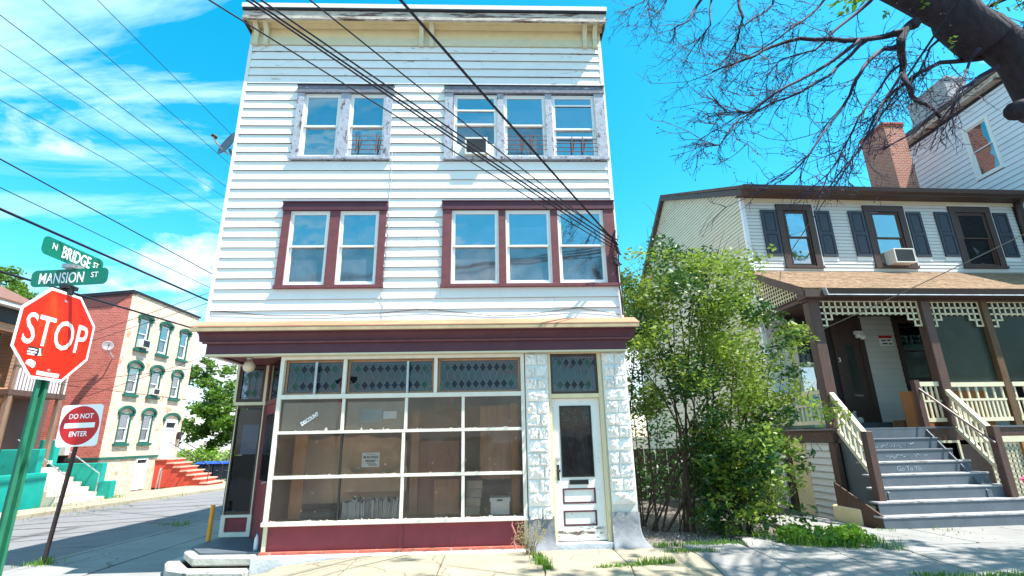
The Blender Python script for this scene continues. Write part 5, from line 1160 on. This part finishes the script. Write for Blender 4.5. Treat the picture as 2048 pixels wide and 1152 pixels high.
for i, (x0, x1, z0, z1) in enumerate(cw):
    b = MB(TCB); ring(b, x0, x1, z0, z1, .05, -.04, .05); w = b.build('window', m_tealtrim, cb)
    sash_window(w, TCB, x0+.07, x1-.07, z0+.07, z1-.07, (z0+z1)/2, .02, m_vinyl, g_sky, g_screen, cur=[(.05,.95,.5,.95)] if i == 1 else None, deep=.5)
    B('window_sill', m_tealtrim, w, x0-.1, x1+.1, -.12, .0, z0-.13, z0-.001, TCB)
    arch(w, x0, x1, z1+(.0 if i < 3 else .04), m_tealtrim, .14 if i < 3 else .24)
ac_unit('small window air conditioner in the top left window of the cream brick front', TCB, 1.26, 6.44, .56, .40, -.30, .05); ac_unit('small window air conditioner in the middle first floor window of the cream brick front', TCB, 2.86, 4.18, .5, .32, -.22, .05)
b = MB(TCB); ring(b, cd[0], cd[1], cd[2], cd[3], .14, -.05, .06, wb=.02); b.box(cd[0]+.14, cd[1]-.14, -.03, .05, 2.45, 2.52); dd = b.build('door', m_vinyl, cb)
B('door_leaf', m_vinyl, dd, cd[0]+.141, cd[1]-.141, .02, .06, cd[2]+.021, 2.449, TCB); B('pane', g_dark, dd, cd[0]+.141, cd[1]-.141, .02, .025, 2.521, 2.81, TCB); arch(dd, cd[0], cd[1], 3.0, m_tealtrim, .26)
B('mail_box', m_iron, dd, cd[1]+.12, cd[1]+.34, -.2, -.05, 1.9, 2.3, TCB)
b = MB(TCB); ring(b, *cbd, .09, -.03, .05, wb=.02); bd = b.build('basement_door', m_vinyl, cb); B('door_leaf', m_vinyl, bd, cbd[0]+.091, cbd[1]-.091, .02, .06, cbd[2]+.03, .72, TCB); B('door_header', m_ink, bd, cbd[0]+.091, cbd[1]-.091, .015, .05, .73, .885, TCB)
rs = thing('red_stairs', 'red painted stair block with pale stone treads at the door of the cream brick front', 'stairs', (cbX+1.4, 30, -.6))
zg = gh(-16, 29.8)-.03; n_ = 7; rise = (.88-zg)/n_; run_ = 2.3/(n_-1)
b = MB(); pts = [(cbX+.01, zg)]
pts += [(cbX+.62+2.3, zg)]
for k in range(n_-1): pts += [(cbX+.62+2.3-run_*k, zg+rise*(k+1)), (cbX+.62+2.3-run_*(k+1), zg+rise*(k+1))]
pts = [(cbX+.01, zg), (cbX+.62+2.3, zg)]
for k in range(n_): pts += [(cbX+.62+2.3-run_*k, zg+rise*(k+1)-.06)] + ([(cbX+.62+2.3-run_*(k+1), zg+rise*(k+1)-.06)] if k < n_-1 else [(cbX+.01, zg+rise*(k+1)-.06)])
b.prism([(p[0], cbY+4.12, p[1]) for p in pts], (0, 1.6, 0)); body = b.build('stair_block', m_redpaint, rs)
for k in range(n_):
    xa = cbX+.62+2.3-run_*(k+1)-.01 if k < n_-1 else cbX+.01
    B('tread', M('stair_tread_%d' % k, (.62,.36,.27), .8), rs, xa, cbX+.62+2.3-run_*k+.05, cbY+4.06, cbY+5.78, zg+rise*(k+1)-.058, zg+rise*(k+1))
for yy in (cbY+4.2, cbY+5.6): MB().tube([(cbX+2.85, yy, zg+rise), (cbX+2.85, yy, zg+rise+.85), (cbX+.5, yy, 1.75), (cbX+.1, yy, 1.75)], .022, 6).build('handrail', m_iron, rs)
gp = MB(); gp.tube([(cbX+.55, cbY+3.9, zg-.05), (cbX+.55, cbY+3.9, .35), (cbX+.62, cbY+3.7, .42), (cbX+.7, cbY+3.5, .3), (cbX+.7, cbY+3.4, zg)], .03, 6); gp.build('pipe_hoop', m_steel, label='thin bent metal hoop standing before the red stairs', cat='pipe')
dsh = thing('satellite_dish', 'pale satellite dish on a bent arm high on the red painted brick wall', 'satellite dish', at(213, 697, 24.9))
c = at(215, 692, 24.55); dish(dsh, c, (.7, -.65, .2), .24, m_dishred, .35); MB().tube([c-Vector((0,0,.1)), at(226, 715, 24.8), at(222, 722, 24.99)], .03, 6).build('mount', m_steel, dsh)
mb_ = thing('meter_box', 'grey utility meter box on the red brick wall near the ground', 'meter', at(125, 898, 24.9)); p = at(125, 898, 24.9); MB().box(p.x-.3, p.x+.3, 24.75, 24.99, p.z-.3, p.z+.3).build('case', m_acw, mb_, bevel=.03); MB().box(p.x-.5, p.x+.25, 24.85, 24.99, p.z-.65, p.z-.32).build('lower_case', m_iron, mb_)
# far left brick house with balcony, teal walls and stair
fh = thing('brick_house', 'orange brick house with a brown roof and wooden balcony at the far left edge', 'house', (-21.5, 18, -.4))
wx = -19.5
wallholes('front_wall', fh, m_ob, Matrix(((0,-1,0,wx),(1,0,0,0),(0,0,1,0),(0,0,0,1))), 8, 21.3, -.5, 6.4, 0, .3, [(19.75, 21.1, 1.1, 3.3), (19.9, 21.1, 3.9, 6.1)])
b = MB(); b.add([(wx, 21.3, -.5), (wx-8, 21.3, -.5), (wx-8, 21.3, 6.9), (wx, 21.3, 6.9)], [(0,1,2,3)]); b.build('side_wall', m_ob, fh)
B('dark_hall', m_dark, fh, wx-1.2, wx-1.1, 19, 21.2, .5, 6.2)
B('frieze_band', m_iron, fh, wx-.1, wx+.06, 8, 21.3, 6.41, 6.98); B('eave_trim', m_vinyl, fh, wx-.1, wx+.42, 7.9, 21.5, 6.985, 7.12)
MB().hexa([(wx+.45,7.8,7.125),(wx+.45,21.6,7.125),(wx-6,21.6,10.2),(wx-6,7.8,10.2),(wx+.45,7.8,7.2),(wx+.45,21.6,7.2),(wx-6,21.6,10.3),(wx-6,7.8,10.3)]).build('roof', M('brown_roof', (.17,.085,.065), .9, .2, 6, .3), fh)
bal = B('balcony', m_wood, fh, -19.48, -18.15, 19.55, 22.15, 3.52, 3.72)
wdl = M('weathered_balcony_wood', (.20,.125,.09), .8, .3, 4, stretch=(4,4,.5))
for yy in (19.7, 21.95): B('balcony_post', wdl, bal, -18.32, -18.17, yy-.08, yy+.08, .75, 3.515); B('balcony_post', wdl, bal, -18.3, -18.18, yy-.06, yy+.06, 3.725, 6.9)
B('balcony_rail', wdl, bal, -18.25, -18.16, 19.6, 22.1, 4.62, 4.72)
m_bal = M('faded_white_slat', (.62,.58,.60), .7, .2, 5)
for k in range(17): y_ = 19.68+k*.148; B('slat', m_bal, bal, -18.235, -18.20, y_, y_+.075, 3.725, 4.615)
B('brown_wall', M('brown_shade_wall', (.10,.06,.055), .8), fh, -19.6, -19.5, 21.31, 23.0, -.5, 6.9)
B('porch_deck', m_lstone, fh, -19.45, -18.2, 19.3, 22.3, .95, 1.08)
tw = [((-16.75, -16.5, 12, 20.15, -.5, .72), 'long low teal retaining wall at the far left in front of the brick house'), ((-18.2, -16.76, 19.9, 20.15, -.5, 1.55), 'upper teal wall block left of the pale stone stair'), ((-18.3, -16.1, 22.25, 22.5, -.5, .95), 'teal wall right of the pale stone stair'), ((-16.1, -15.6, 22.2, 22.5, -.5, .25), 'small teal end block at the foot of the pale stone stair'), ((-18.9, -18.25, 22.3, 22.6, -.5, 1.9), 'narrow upright teal block beside the balcony post')]
for (q, lab) in tw: MB().box(*q).build('retaining_wall', m_teal, label=lab, cat='wall', group='teal garden walls', bevel=.02)
st_ = thing('stone_stairs', 'pale stone stairs climbing between teal walls to the brick house', 'stairs', (-17, 21.2, -.4))
for k in range(7): B('step', m_lstone, st_, -18.3, -15.75-.34*k, 20.2, 22.19, -.5 if k == 0 else -.32+.19*(k-1)+.001, -.32+.19*k)
for yy in (20.4, 22.0): MB().tube([(-16.0, yy, -.1), (-16.0, yy, .55), (-18.1, yy, 1.9)], .022, 6).build('handrail', m_steel, st_)
# bins
for k, lab in enumerate(('first wheeled bin with a blue lid beside the red stairs', 'second blue lidded wheeled bin from the red stairs', 'third blue lidded wheeled bin from the red stairs', 'blue lidded wheeled bin farthest from the red stairs')):
    X0 = -20.05+.60*k; zg = gh(X0, 36)-.04; t_ = thing('trash_bin', lab, 'trash bin', (X0+.27, 36.3, zg), 'blue lidded bins behind the cream building')
    MB().hexa([(X0+.05,36.03,zg+.05),(X0+.50,36.03,zg+.05),(X0+.50,36.55,zg+.05),(X0+.05,36.55,zg+.05),(X0,36,zg+.98),(X0+.55,36,zg+.98),(X0+.55,36.65,zg+.98),(X0,36.65,zg+.98)]).build('body', m_bin, t_, bevel=.02)
    MB().hexa([(X0-.03,35.95,zg+.985),(X0+.58,35.95,zg+.985),(X0+.58,36.7,zg+.985),(X0-.03,36.7,zg+.985),(X0+.0,36.05,zg+1.10),(X0+.55,36.05,zg+1.10),(X0+.55,36.68,zg+1.14),(X0,36.68,zg+1.14)]).build('lid', m_binlid, t_, bevel=.02)
    B('bin_mark', m_steel, t_, X0+.2, X0+.35, 35.995, 36.02, zg+.55, zg+.58)
    for xx in (X0+.06, X0+.44): MB().lathe([(.11,0),(.11,.05)], (xx, 36.58, zg+.11), 12, Matrix(((0,0,1),(0,1,0),(-1,0,0)))).build('wheel', m_ink, t_)
# ================================================================== PLANTS
def leaves(name, mat, parent, clumps, per, size, flat=.5, kind='stuff', **k):
    """clumps: (centre, (rx,ry,rz)); leaf quads spread through each clump"""
    V = []
    for c, r_ in clumps:
        n = int(per*r_[0]*r_[1]*r_[2]**.5*1.0)+6
        d = rng.normal(size=(n, 3)); d /= np.linalg.norm(d, axis=1)[:, None]
        p = np.array(c)+d*np.array(r_)*(rng.random((n, 1))**.45)
        u = rng.normal(size=(n, 3)); u[:, 2] *= flat; u /= np.linalg.norm(u, axis=1)[:, None]
        w = np.cross(u, rng.normal(size=(n, 3))); w /= np.linalg.norm(w, axis=1)[:, None]
        s_ = size*(.6+.8*rng.random((n, 1)))
        V.append(np.stack([p-u*s_, p+w*s_*.45, p+u*s_, p-w*s_*.45], 1).reshape(-1, 3))
    V = np.concatenate(V); n = len(V)//4
    me = bpy.data.meshes.new(name); me.vertices.add(n*4); me.vertices.foreach_set('co', V.ravel())
    me.loops.add(n*4); me.loops.foreach_set('vertex_index', np.arange(n*4, dtype=np.int32)); me.polygons.add(n)
    me.polygons.foreach_set('loop_start', np.arange(0, n*4, 4, dtype=np.int32)); me.polygons.foreach_set('loop_total', np.full(n, 4, dtype=np.int32))
    me.materials.append(mat); me.update(); me.validate()
    return put(bpy.data.objects.new(name, me), parent, kind=kind, **k)
# the tall shrub between the two houses
sh = thing('tall_shrub', 'tall leafy green shrub filling the gap between the white building and the porch house', 'shrub', (4.1, 10, -.05))
outl = [(1262,560,9.9,.45),(1300,520,10.2,.55),(1345,492,10.4,.50),(1330,560,10,.7),(1395,540,10.4,.6),(1425,530,10.5,.5),(1400,600,10,.8),(1455,560,10.6,.45),(1480,580,10.7,.45),(1300,620,9.9,.7),(1275,660,9.8,.55),(1360,660,9.9,.85),(1440,640,10.2,.8),(1500,630,10.5,.5),(1510,690,10.4,.6),(1545,690,10.3,.42),(1575,675,10.3,.26),(1470,720,10,.8),(1545,740,10.2,.5),(1590,735,10.2,.25),(1400,730,9.8,.85),(1310,700,9.8,.7),(1275,720,9.9,.45),(1340,770,9.9,.6),(1430,790,9.8,.8),(1500,800,9.9,.75),(1560,800,9.9,.55),(1590,800,9.9,.22),(1560,870,9.8,.6),(1480,870,9.7,.8),(1410,860,9.8,.6),(1380,900,10,.4),(1570,920,9.7,.28),(1520,940,9.6,.6),(1450,940,9.6,.7),(1490,1000,9.5,.55),(1440,1010,9.5,.45),(1530,1000,9.5,.4),(1480,1040,9.4,.4),(1520,515,10.9,.16),(1262,640,10.0,.35),(1268,700,10.1,.35),(1270,765,10.2,.35),(1278,830,10.3,.32),(1300,800,10.6,.45),(1262,590,10.2,.3)]
bright = []; deep = []
for (x, y, Y, r_) in outl:
    c = at(x, y, Y)
    for k in range(5):
        q = c+Vector((random.uniform(-1,1)*r_*.7, random.uniform(-.9,.9), random.uniform(-1,1)*r_*.6)); rr = r_*random.uniform(.4, .7)
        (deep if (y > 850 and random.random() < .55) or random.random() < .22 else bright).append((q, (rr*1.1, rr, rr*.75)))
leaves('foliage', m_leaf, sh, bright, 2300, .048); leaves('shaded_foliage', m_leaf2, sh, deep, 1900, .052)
for i in range(34):
    bx_ = random.choice(((3.0, 10.2), (3.5, 10.0), (4.1, 9.9), (4.45, 9.7), (2.9, 10.6))); s0 = Vector((bx_[0]+random.uniform(-.15,.15), bx_[1]+random.uniform(-.15,.15), -.15))
    x, y, Y, r_ = random.choice(outl[:32]); e = at(x, y, Y); m1 = s0.lerp(e, .4)+Vector((random.uniform(-.2,.2), 0, .5)); r1 = random.uniform(.012, .032)
    MB().tube([s0, s0.lerp(m1, .5)+Vector((0,0,.12)), m1, m1.lerp(e, .5)+Vector((0,0,.12)), e], [r1, r1*.85, r1*.7, r1*.5, r1*.2], 5).build('stem', m_stem, sh)
b = MB()
for i in range(260):
    x, y, Y, r_ = random.choice(outl); c = at(x, y, Y)+Vector((random.uniform(-r_,r_), random.uniform(-.6,.6), random.uniform(-r_,r_))); e = c+Vector((random.uniform(-.4,.4), random.uniform(-.3,.3), random.uniform(.1,.55))); b.tube([c, c.lerp(e, .5)+Vector((0,0,.05)), e], [.007, .005, .002], 3)
b.build('twig', m_stem, sh, kind='stuff')
low = []
for i in range(110):
    p = at(random.uniform(1385, 1545), random.uniform(850, 1040), random.uniform(9.5, 10.6)); rr = random.uniform(.14, .30)
    if p.z > .05: low.append((p, (rr, rr, rr*.8)))
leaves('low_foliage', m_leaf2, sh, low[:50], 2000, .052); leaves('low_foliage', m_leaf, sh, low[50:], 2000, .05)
# dark undergrowth at the back of the passage
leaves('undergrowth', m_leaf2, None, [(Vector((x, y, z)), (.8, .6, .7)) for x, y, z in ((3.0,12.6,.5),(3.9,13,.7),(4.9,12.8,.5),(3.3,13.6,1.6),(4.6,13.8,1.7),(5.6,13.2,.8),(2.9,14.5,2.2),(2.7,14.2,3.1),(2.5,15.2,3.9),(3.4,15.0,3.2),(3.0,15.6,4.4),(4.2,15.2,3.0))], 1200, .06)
fnc = thing('dark_gate', 'dark wooden board gate at the back of the narrow passage', 'gate', (3.8, 15, 0))
for k in range(16): B('board', m_wood, fnc, 2.32+.33*k, 2.62+.33*k, 15.0, 15.04, -.1, 1.25)
# bare tree at the kerb on the right: only its lower limbs reach into the picture
tr = thing('kerb_tree', 'leaning street tree with a dark trunk and bare twiggy branches at the upper right', 'tree', (6.4, 3.0, -.1))
tk = [Vector((6.4,3.0,-.3)), Vector((6.15,3.08,1.2)), Vector((5.6,3.25,2.8)), at(2112, 235, 3.55), at(2040, 118, 3.55), at(1968, 60, 3.52), at(1893, 27, 3.5), at(1805, -14, 3.45), at(1700, -62, 3.4), at(1560, -130, 3.6)]
MB().tube(tk, [.34,.30,.25,.195,.165,.158,.142,.12,.10,.08], 14).build('trunk', m_bark, tr, smooth=True)
MB().tube([at(1975, 90, 3.53), at(1915, 40, 3.5), at(1890, -20, 3.45), at(1880, -120, 3.6), at(1900, -300, 4.2)], [.19,.19,.165,.14,.08], 12).build('limb', m_bark, tr, smooth=True)
MB().tube([at(2062, 225, 3.4), at(2046, 218, 3.3), at(2030, 222, 3.25)], [.09,.08,.075], 10).build('cut_stub', m_bark, tr, smooth=True)
brs = [([(1832,45),(1818,52),(1806,65),(1802,90),(1805,120),(1804,145),(1812,165),(1822,190),(1850,208),(1880,236)], 3.45, .05, .012),
 ([(1806,65),(1770,73),(1720,80),(1660,78),(1600,77),(1540,95),(1510,112),(1470,127),(1425,143)], 3.4, .032, .006),
 ([(1802,90),(1770,97),(1740,120),(1720,148),(1700,190),(1665,240),(1640,275),(1600,330),(1565,362)], 3.4, .024, .005),
 ([(1720,80),(1665,122),(1600,160),(1545,190),(1500,225),(1455,225),(1415,180)], 3.35, .018, .004), ([(1740,76),(1700,112),(1660,150),(1600,185),(1545,205),(1480,237),(1440,290),(1392,289)], 3.5, .018, .004),
 ([(1800,130),(1770,160),(1745,195),(1715,240),(1690,290),(1655,350),(1632,420)], 3.5, .012, .004), ([(1804,145),(1775,190),(1755,235),(1742,275)], 3.3, .012, .004),
 ([(1985,112),(1930,121),(1880,125),(1830,150),(1790,180),(1750,230),(1720,300),(1660,372)], 3.6, .028, .005), ([(2000,132),(1960,152),(1920,180),(1880,215),(1830,265),(1765,300)], 3.5, .020, .005),
 ([(1960,96),(1940,120),(1925,160),(1915,200),(1880,245),(1860,300)], 3.4, .016, .004), ([(1890,72),(1860,95),(1845,130),(1820,170),(1780,215)], 3.6, .014, .004),
 ([(1484,-40),(1478,0),(1480,20),(1486,35),(1476,80),(1455,115),(1437,130)], 4.6, .026, .005), ([(1430,-30),(1422,5),(1420,30),(1421,50),(1405,72),(1388,92)], 4.7, .018, .005), ([(1412,-20),(1392,14),(1380,40),(1355,52),(1342,62)], 4.7, .022, .004),
 ([(1680,-40),(1640,10),(1600,45),(1560,75),(1500,110),(1480,108)], 4.2, .018, .004), ([(1760,-20),(1715,25),(1670,60),(1630,100),(1560,120),(1530,160)], 3.9, .022, .004), ([(1560,-40),(1545,10),(1520,30),(1490,50),(1470,55)], 4.5, .018, .004),
 ([(1310,-30),(1285,5),(1262,16)], 5, .012, .004), ([(1300,-20),(1298,15),(1297,30)], 5, .010, .004), ([(1340,-30),(1332,5),(1318,25)], 5, .010, .004),
 ([(1940,70),(1970,20),(1995,5),(2048,-20)], 3.6, .03, .01), ([(2010,85),(2030,65),(2060,50)], 3.5, .012, .004)]
tw = MB(); 
def twig(p, d, ln, r_, lev):
    pts = [p]; q = p
    for k in range(3):
        d = (d+Vector((random.uniform(-.35,.35), random.uniform(-.35,.35), random.uniform(-.35,.35)))).normalized(); q = q+d*ln/3; pts.append(q)
    tw.tube(pts, [r_, r_*.8, r_*.6, r_*.45], 3, cap=False)
    if lev < 2:
        for k in range(random.randint(2, 4)):
            i = random.randint(1, 3); dd = (d+.9*Vector((random.uniform(-1,1), random.uniform(-1,1), random.uniform(-1,1)))).normalized(); twig(pts[i], dd, ln*random.uniform(.35, .6), r_*.7, lev+1)
    elif random.random() < .3: tw.lathe([(.001,-.006),(.007,0),(.001,.008)], q, 4)
for (pl_, Y, ra, rb_) in brs:
    P = [at(x, y, Y+.10*math.sin(i*1.7)) for i, (x, y) in enumerate(pl_)]
    Rr = [ra+(rb_-ra)*(i/(len(P)-1))**.7 for i in range(len(P))]
    Ps = []; Rs = []
    for i in range(len(P)-1):
        for t in (0, .5): 
            Ps.append(P[i].lerp(P[i+1], t)+(Vector((random.uniform(-1,1), random.uniform(-1,1), random.uniform(-1,1)))*.012 if t else Vector((0,0,0)))); Rs.append(Rr[i]+(Rr[i+1]-Rr[i])*t)
    Ps.append(P[-1]); Rs.append(Rr[-1])
    MB().tube(Ps, Rs, 6).build('branch', m_bark if ra > .025 else m_twig, tr, smooth=True)
    L_t = sum((P[i+1]-P[i]).length for i in range(len(P)-1)); nt_ = int(L_t*(10 if pl_[0][0] < 1900 else 5))+3
    for k in range(nt_):
        u = random.uniform(.15, 1)*(len(P)-1); i = min(int(u), len(P)-2); p = P[i].lerp(P[i+1], u-i); d = (P[i+1]-P[i]).normalized()
        dd = (d*.9+Vector((random.uniform(-1,1), random.uniform(-1,1), random.uniform(-1,1)))*.75-_u*.25-_r*.15).normalized()
        twig(p, dd, random.uniform(.16, .50), random.uniform(.0035, .0055), 0)
tw.build('twig', m_twig, tr, kind='stuff')
# leafy part of the same crown, above and beside the frame; it shades the pavement
cr = []
ST = SUN_TO/SUN_TO.z
def shade(x, y, h, r_): cr.append((Vector((x, y, 0))+ST*h, (r_, r_*.8, r_*.5)))
for i in range(230):
    x = random.triangular(1.2, 12, 7.0); y = random.uniform(5.6, 9.4 if x < 5.5 else 8.5); h = random.uniform(9.2, 11.5) if x < 5.2 else random.uniform(7.8, 11)
    if 6.7 < x < 10.6 and y > 8.1: continue
    shade(x, y, h, random.uniform(.16, .42))
for i in range(14): shade(random.uniform(-1.5, 2.2), random.uniform(6.2, 7.9), random.uniform(10, 11.5), random.uniform(.12, .26))
cr = [c for c in cr if not (0 < c[0].y and (c[0].z+.3-1.62)/c[0].y < 1.12 and c[0].x/c[0].y < 1.45)]
leaves('leaf_crown', m_leaf3, tr, cr, 900, .085)
b = MB()
for c in cr[::3]: m_ = Vector((6.0, 4.0, 7.0)); b.tube([m_, m_.lerp(c[0], .5)+Vector((0,0,.4)), c[0]], [.05, .03, .008], 5)
b.tube([tk[6], Vector((4.9, 3.6, 6.4)), Vector((6.0, 4.0, 7.0))], [.13, .1, .07], 8); b.build('upper_limb', m_bark, tr, kind='stuff')
leaves('bud_leaf', m_leaf3, tr, [(at(x, y, 3.4), (.05,.05,.05)) for x, y in ((1770,28),(1848,6),(1990,8),(1902,84),(1930,6))], 9000, .022)
# background trees, hedge
def tree(label, base, h, crown, per, size, mat, name='leafy_tree'):
    t_ = thing(name, label, 'tree', base, 'trees across the street'); base = Vector(base)
    MB().tube([base-Vector((0,0,.3)), base+Vector((.1,0,h*.3)), base+Vector((0,.1,h*.65))], [.28,.2,.08], 8).build('trunk', m_bark, t_)
    for k in range(6):
        c, r_ = random.choice(crown); MB().tube([base+Vector((.05,0,h*.35)), base.lerp(Vector(c), .6)+Vector((0,0,h*.15)), Vector(c)], [.10,.06,.02], 5).build('limb', m_bark, t_)
    cl_ = []
    for c, r_ in crown:
        for k in range(9): d = Vector((random.gauss(0,1), random.gauss(0,1), random.gauss(0,1))).normalized(); cl_.append((Vector(c)+d*r_*.8, (r_*.42, r_*.42, r_*.3)))
    leaves('crown', mat, t_, cl_, per, size)
tree('bushy green tree behind the bins left of the white building', (-20.5, 42, -.7), 8, [(at(400,770,42),1.7),(at(430,800,41),1.9),(at(455,770,42),1.6),(at(390,830,41),1.8),(at(450,850,40.5),2.0),(at(415,870,40.5),1.8),(at(470,830,42),1.8),(at(405,740,42),1.0),(at(372,870,41.5),1.4)], 330, .17, m_leaf3)
tree('dark leafy tree showing above the brown roof at the far left', (-42, 38, 0), 12, [(at(5,590,38),2.2),(at(30,600,39),1.6),(at(-40,580,38),2.5)], 130, .2, m_leaf3)
hd = []
for i in range(46): p = at(random.uniform(358, 462), 912, 38.4); hd.append((Vector((p.x, 38.2+random.uniform(-.5,.9), random.uniform(-.4, 1.15))), (.5,.45,.4)))
hg = thing('hedge', 'bright yellow green hedge directly behind the blue lidded bins', 'hedge', (-18.5, 38.4, -.6)); leaves('foliage', m_hedge, hg, hd, 330, .10)
# weeds and grass
def tuft(b, x, y, n, h, sp, lean=.35):
    for i in range(n):
        px0 = x+random.gauss(0, sp); py0 = y+random.gauss(0, sp*.7); z = gh(px0, py0)-.02; a = random.uniform(0, 6.28); hh = h*random.uniform(.5, 1.2); w_ = random.uniform(.004, .009)
        d = Vector((math.cos(a), math.sin(a), 0)); s_ = Vector((-d.y, d.x, 0))*w_; p0 = Vector((px0, py0, z)); p1 = p0+d*hh*lean*.4+Vector((0,0,hh*.6)); p2 = p0+d*hh*lean+Vector((0,0,hh))
        b.add([p0-s_, p0+s_, p1+s_*.8, p1-s_*.8, p2], [(0,1,2,3), (3,2,4)])
def weed(label, spots, mat=None, name='weed', cat='weeds'):
    b = MB()
    for q in spots: tuft(b, *q)
    b.build(name, mat or m_grass, label=label, cat=cat, kind='stuff')
P0 = lambda x, y: at(x, y, 1) if 0 else None
weed('tuft of grass at the foot of the do not enter pole', [(-7.72, 9.78, 90, .15, .10), (-7.85, 9.7, 40, .10, .12)])
weed('tuft of grass by the kerb on the shaded side street', [(-8.1, 14.2, 70, .14, .2)])
weed('green weed clump growing from the joint before the left stone pier', [(.62, 7.45, 90, .12, .05), (.66, 7.15, 60, .10, .04), (.60, 7.8, 60, .10, .05)])
b = MB(); 
for i in range(50):
    a = random.uniform(0, 6.28); s0 = Vector((.50+random.gauss(0,.05), 8.02+random.gauss(0,.04), -.02)); e = s0+Vector((math.cos(a)*.16, math.sin(a)*.12, random.uniform(.2, .42))); b.tube([s0, s0.lerp(e,.5)+Vector((0,0,.05)), e], [.0035,.003,.0015], 3)
    for k in range(4): q = e+Vector((random.gauss(0,.03), random.gauss(0,.03), random.gauss(0,.04))); b.add([q, q+Vector((.018,0,.006)), q+Vector((.004,.01,.02))], [(0,1,2)])
b.build('dry_weed', m_weeddry, label='dry straw coloured weed standing against the left stone pier', cat='weeds')
MB().tube([(.30, 8.40, 0), (.27, 8.38, .12), (.30, 8.37, .22), (.245, 8.36, .34), (.255, 8.36, .39)], [.02,.016,.014,.016,.008], 6).build('dead_stalk', M('pink_stalk', (.40,.16,.13), .8), label='bent pinkish dead stalk at the right end of the maroon panel', cat='stalk')
weed('line of bright grass along the long pavement joint before the door', [(1.35+.12*k, front(1.35+.12*k)+.02, 46, .06+.05*(k > 4), .06) for k in range(9)])
weed('grass strip in the pavement joint right of the stone pier', [(2.55+.14*k, 7.95-.01*k, 45, .07, .07) for k in range(5)]+[(2.5+.15*k, 8.38, 40, .08, .07) for k in range(9)])
lw = thing('weed_patch', 'bright green leafy weed patch spilling over the pavement below the tall shrub', 'weeds', (5.0, 8.6, -.05)); 
leaves('weed_leaf', m_grass, lw, [(Vector((4.5+random.random()*1.25, 8.15+random.random()*.75, gh(5, 8.4)+.06+random.random()*.12)), (.16,.14,.09)) for i in range(40)], 6500, .045, flat=.8)
b = MB()
for i in range(60): tuft(b, 4.3+random.random()*1.7, 8.1+random.random()*.7, 12, .16, .1)
b.build('grass', m_grass, lw, kind='stuff')
b = MB()
for i in range(330): x = random.uniform(5.0, 9.5); tuft(b, x, 6.35-.0*x+random.uniform(-.25, .25)+.05*(x-5), 9, .07, .08)
b.build('lawn_strip', m_grass, kind='stuff')
b = MB()
for i in range(60): tuft(b, -12.8-random.random()*6, 10+random.random()*14, 10, .12, .3)
b.build('verge_grass', m_grass, kind='stuff')
weed('weeds at the foot of the pale stone stair across the street', [(-15.55, 22.6, 60, .25, .2), (-15.6, 22.0, 40, .2, .15), (-15.5, 19.5, 50, .15, .4)])
weed('sparse weeds at the foot of the wooden porch stairs', [(7.0, 9.62, 40, .08, .12), (8.0, 9.5, 30, .07, .2), (7.5, 8.9, 30, .05, .3)])
# ================================================================== OVERHEAD CABLES
def wire(label, a, c, ext0, ext1, r_, mat=None, sag=0.0, group='overhead cables'):
    a = Vector(a); c = Vector(c); s0 = a-(c-a)*ext0; e = c+(c-a)*ext1; n = 14
    pts = [s0.lerp(e, i/n)-Vector((0,0,sag*4*(i/n)*(1-i/n))) for i in range(n+1)]
    MB().tube(pts, r_, 5).build('overhead_cable', mat or m_wire, label=label, cat='cable', group=group)
for lab, p, q, X, r_ in (('steepest street cable, ending behind the grey dish', (195,0), (462,268), -8.6, .008), ('street cable next below the steepest one left of the building', (85,0), (465,333), -8.6, .008), ('street cable entering at the very top left corner of the view', (0,30), (458,378), -8.6, .008),
    ('thin street cable with a small hook on it near the building', (0,90), (454,398), -8.6, .006), ('thin pale street cable below the hooked one', (0,140), (450,425), -8.6, .006), ('lowest of the thin pale street cables on the upper left', (0,200), (446,450), -8.6, .007),
    ('dark street cable above the street name signs with a splice at the left edge', (0,318), (428,550), -13, .020), ('thinner dark street cable between two thick ones above the signs', (0,375), (425,578), -13, .013), ('thickest black street cable crossing just above the street name signs', (0,418), (420,603), -13, .040), ('heavy cable passing behind the stop sign toward the shop roof', (0,543), (380,655), -13, .035)):
    wire(lab, atx(*p, X), atx(*q, X), .35, .8, r_, m_wireteal if r_ < .0075 else m_wire)
for k, (lab, p, q) in enumerate((('upper of two thin cables rising over the cream brick front', (180,668), (425,583)), ('lower of two thin cables rising over the cream brick front', (180,683), (425,603)), ('thin cable crossing the cream front below its top windows', (180,790), (480,690)), ('thin cable running low across the red wall and lower lintels', (130,765), (470,728)), ('thin cable crossing under the middle windows of the cream front', (130,770), (460,810)))):
    wire(lab, at(*p, 21.5), at(*q, 16), .1, .12, .010)
for lab, x0, z, r_, dx in (('leftmost service cable reaching down to the building corner', 445, 4.85, .009, 0), ('left cable of the tight bundle crossing the white facade', 518, 4.92, .011, -.02), ('middle cable of the tight bundle crossing the white facade', 529, 4.98, .012, .0), ('right cable of the tight bundle crossing the white facade', 546, 5.05, .011, .03), ('single service cable right of the tight bundle', 640, 5.0, .009, .02), ('thick rightmost service cable running down to the building corner', 815, 4.95, .017, .04)):
    wire(lab, at(x0, 0, 4.2), (2.22+dx, 8.40, z), 1.4, 0, r_, sag=.10)
wire('service cable slanting from the tree to the first upper window of the porch house', at(1742, 262, 5.0), TR @ Vector((1.0, 1.9, 6.35)), .8, 0, .010); wire('thin sagging cable running to the left porch post', at(2070, 452, 7.5), TR @ Vector((.05, -.16, 3.85)), .5, 0, .009, M('grey_cable', (.16,.14,.13), .6), sag=.05)
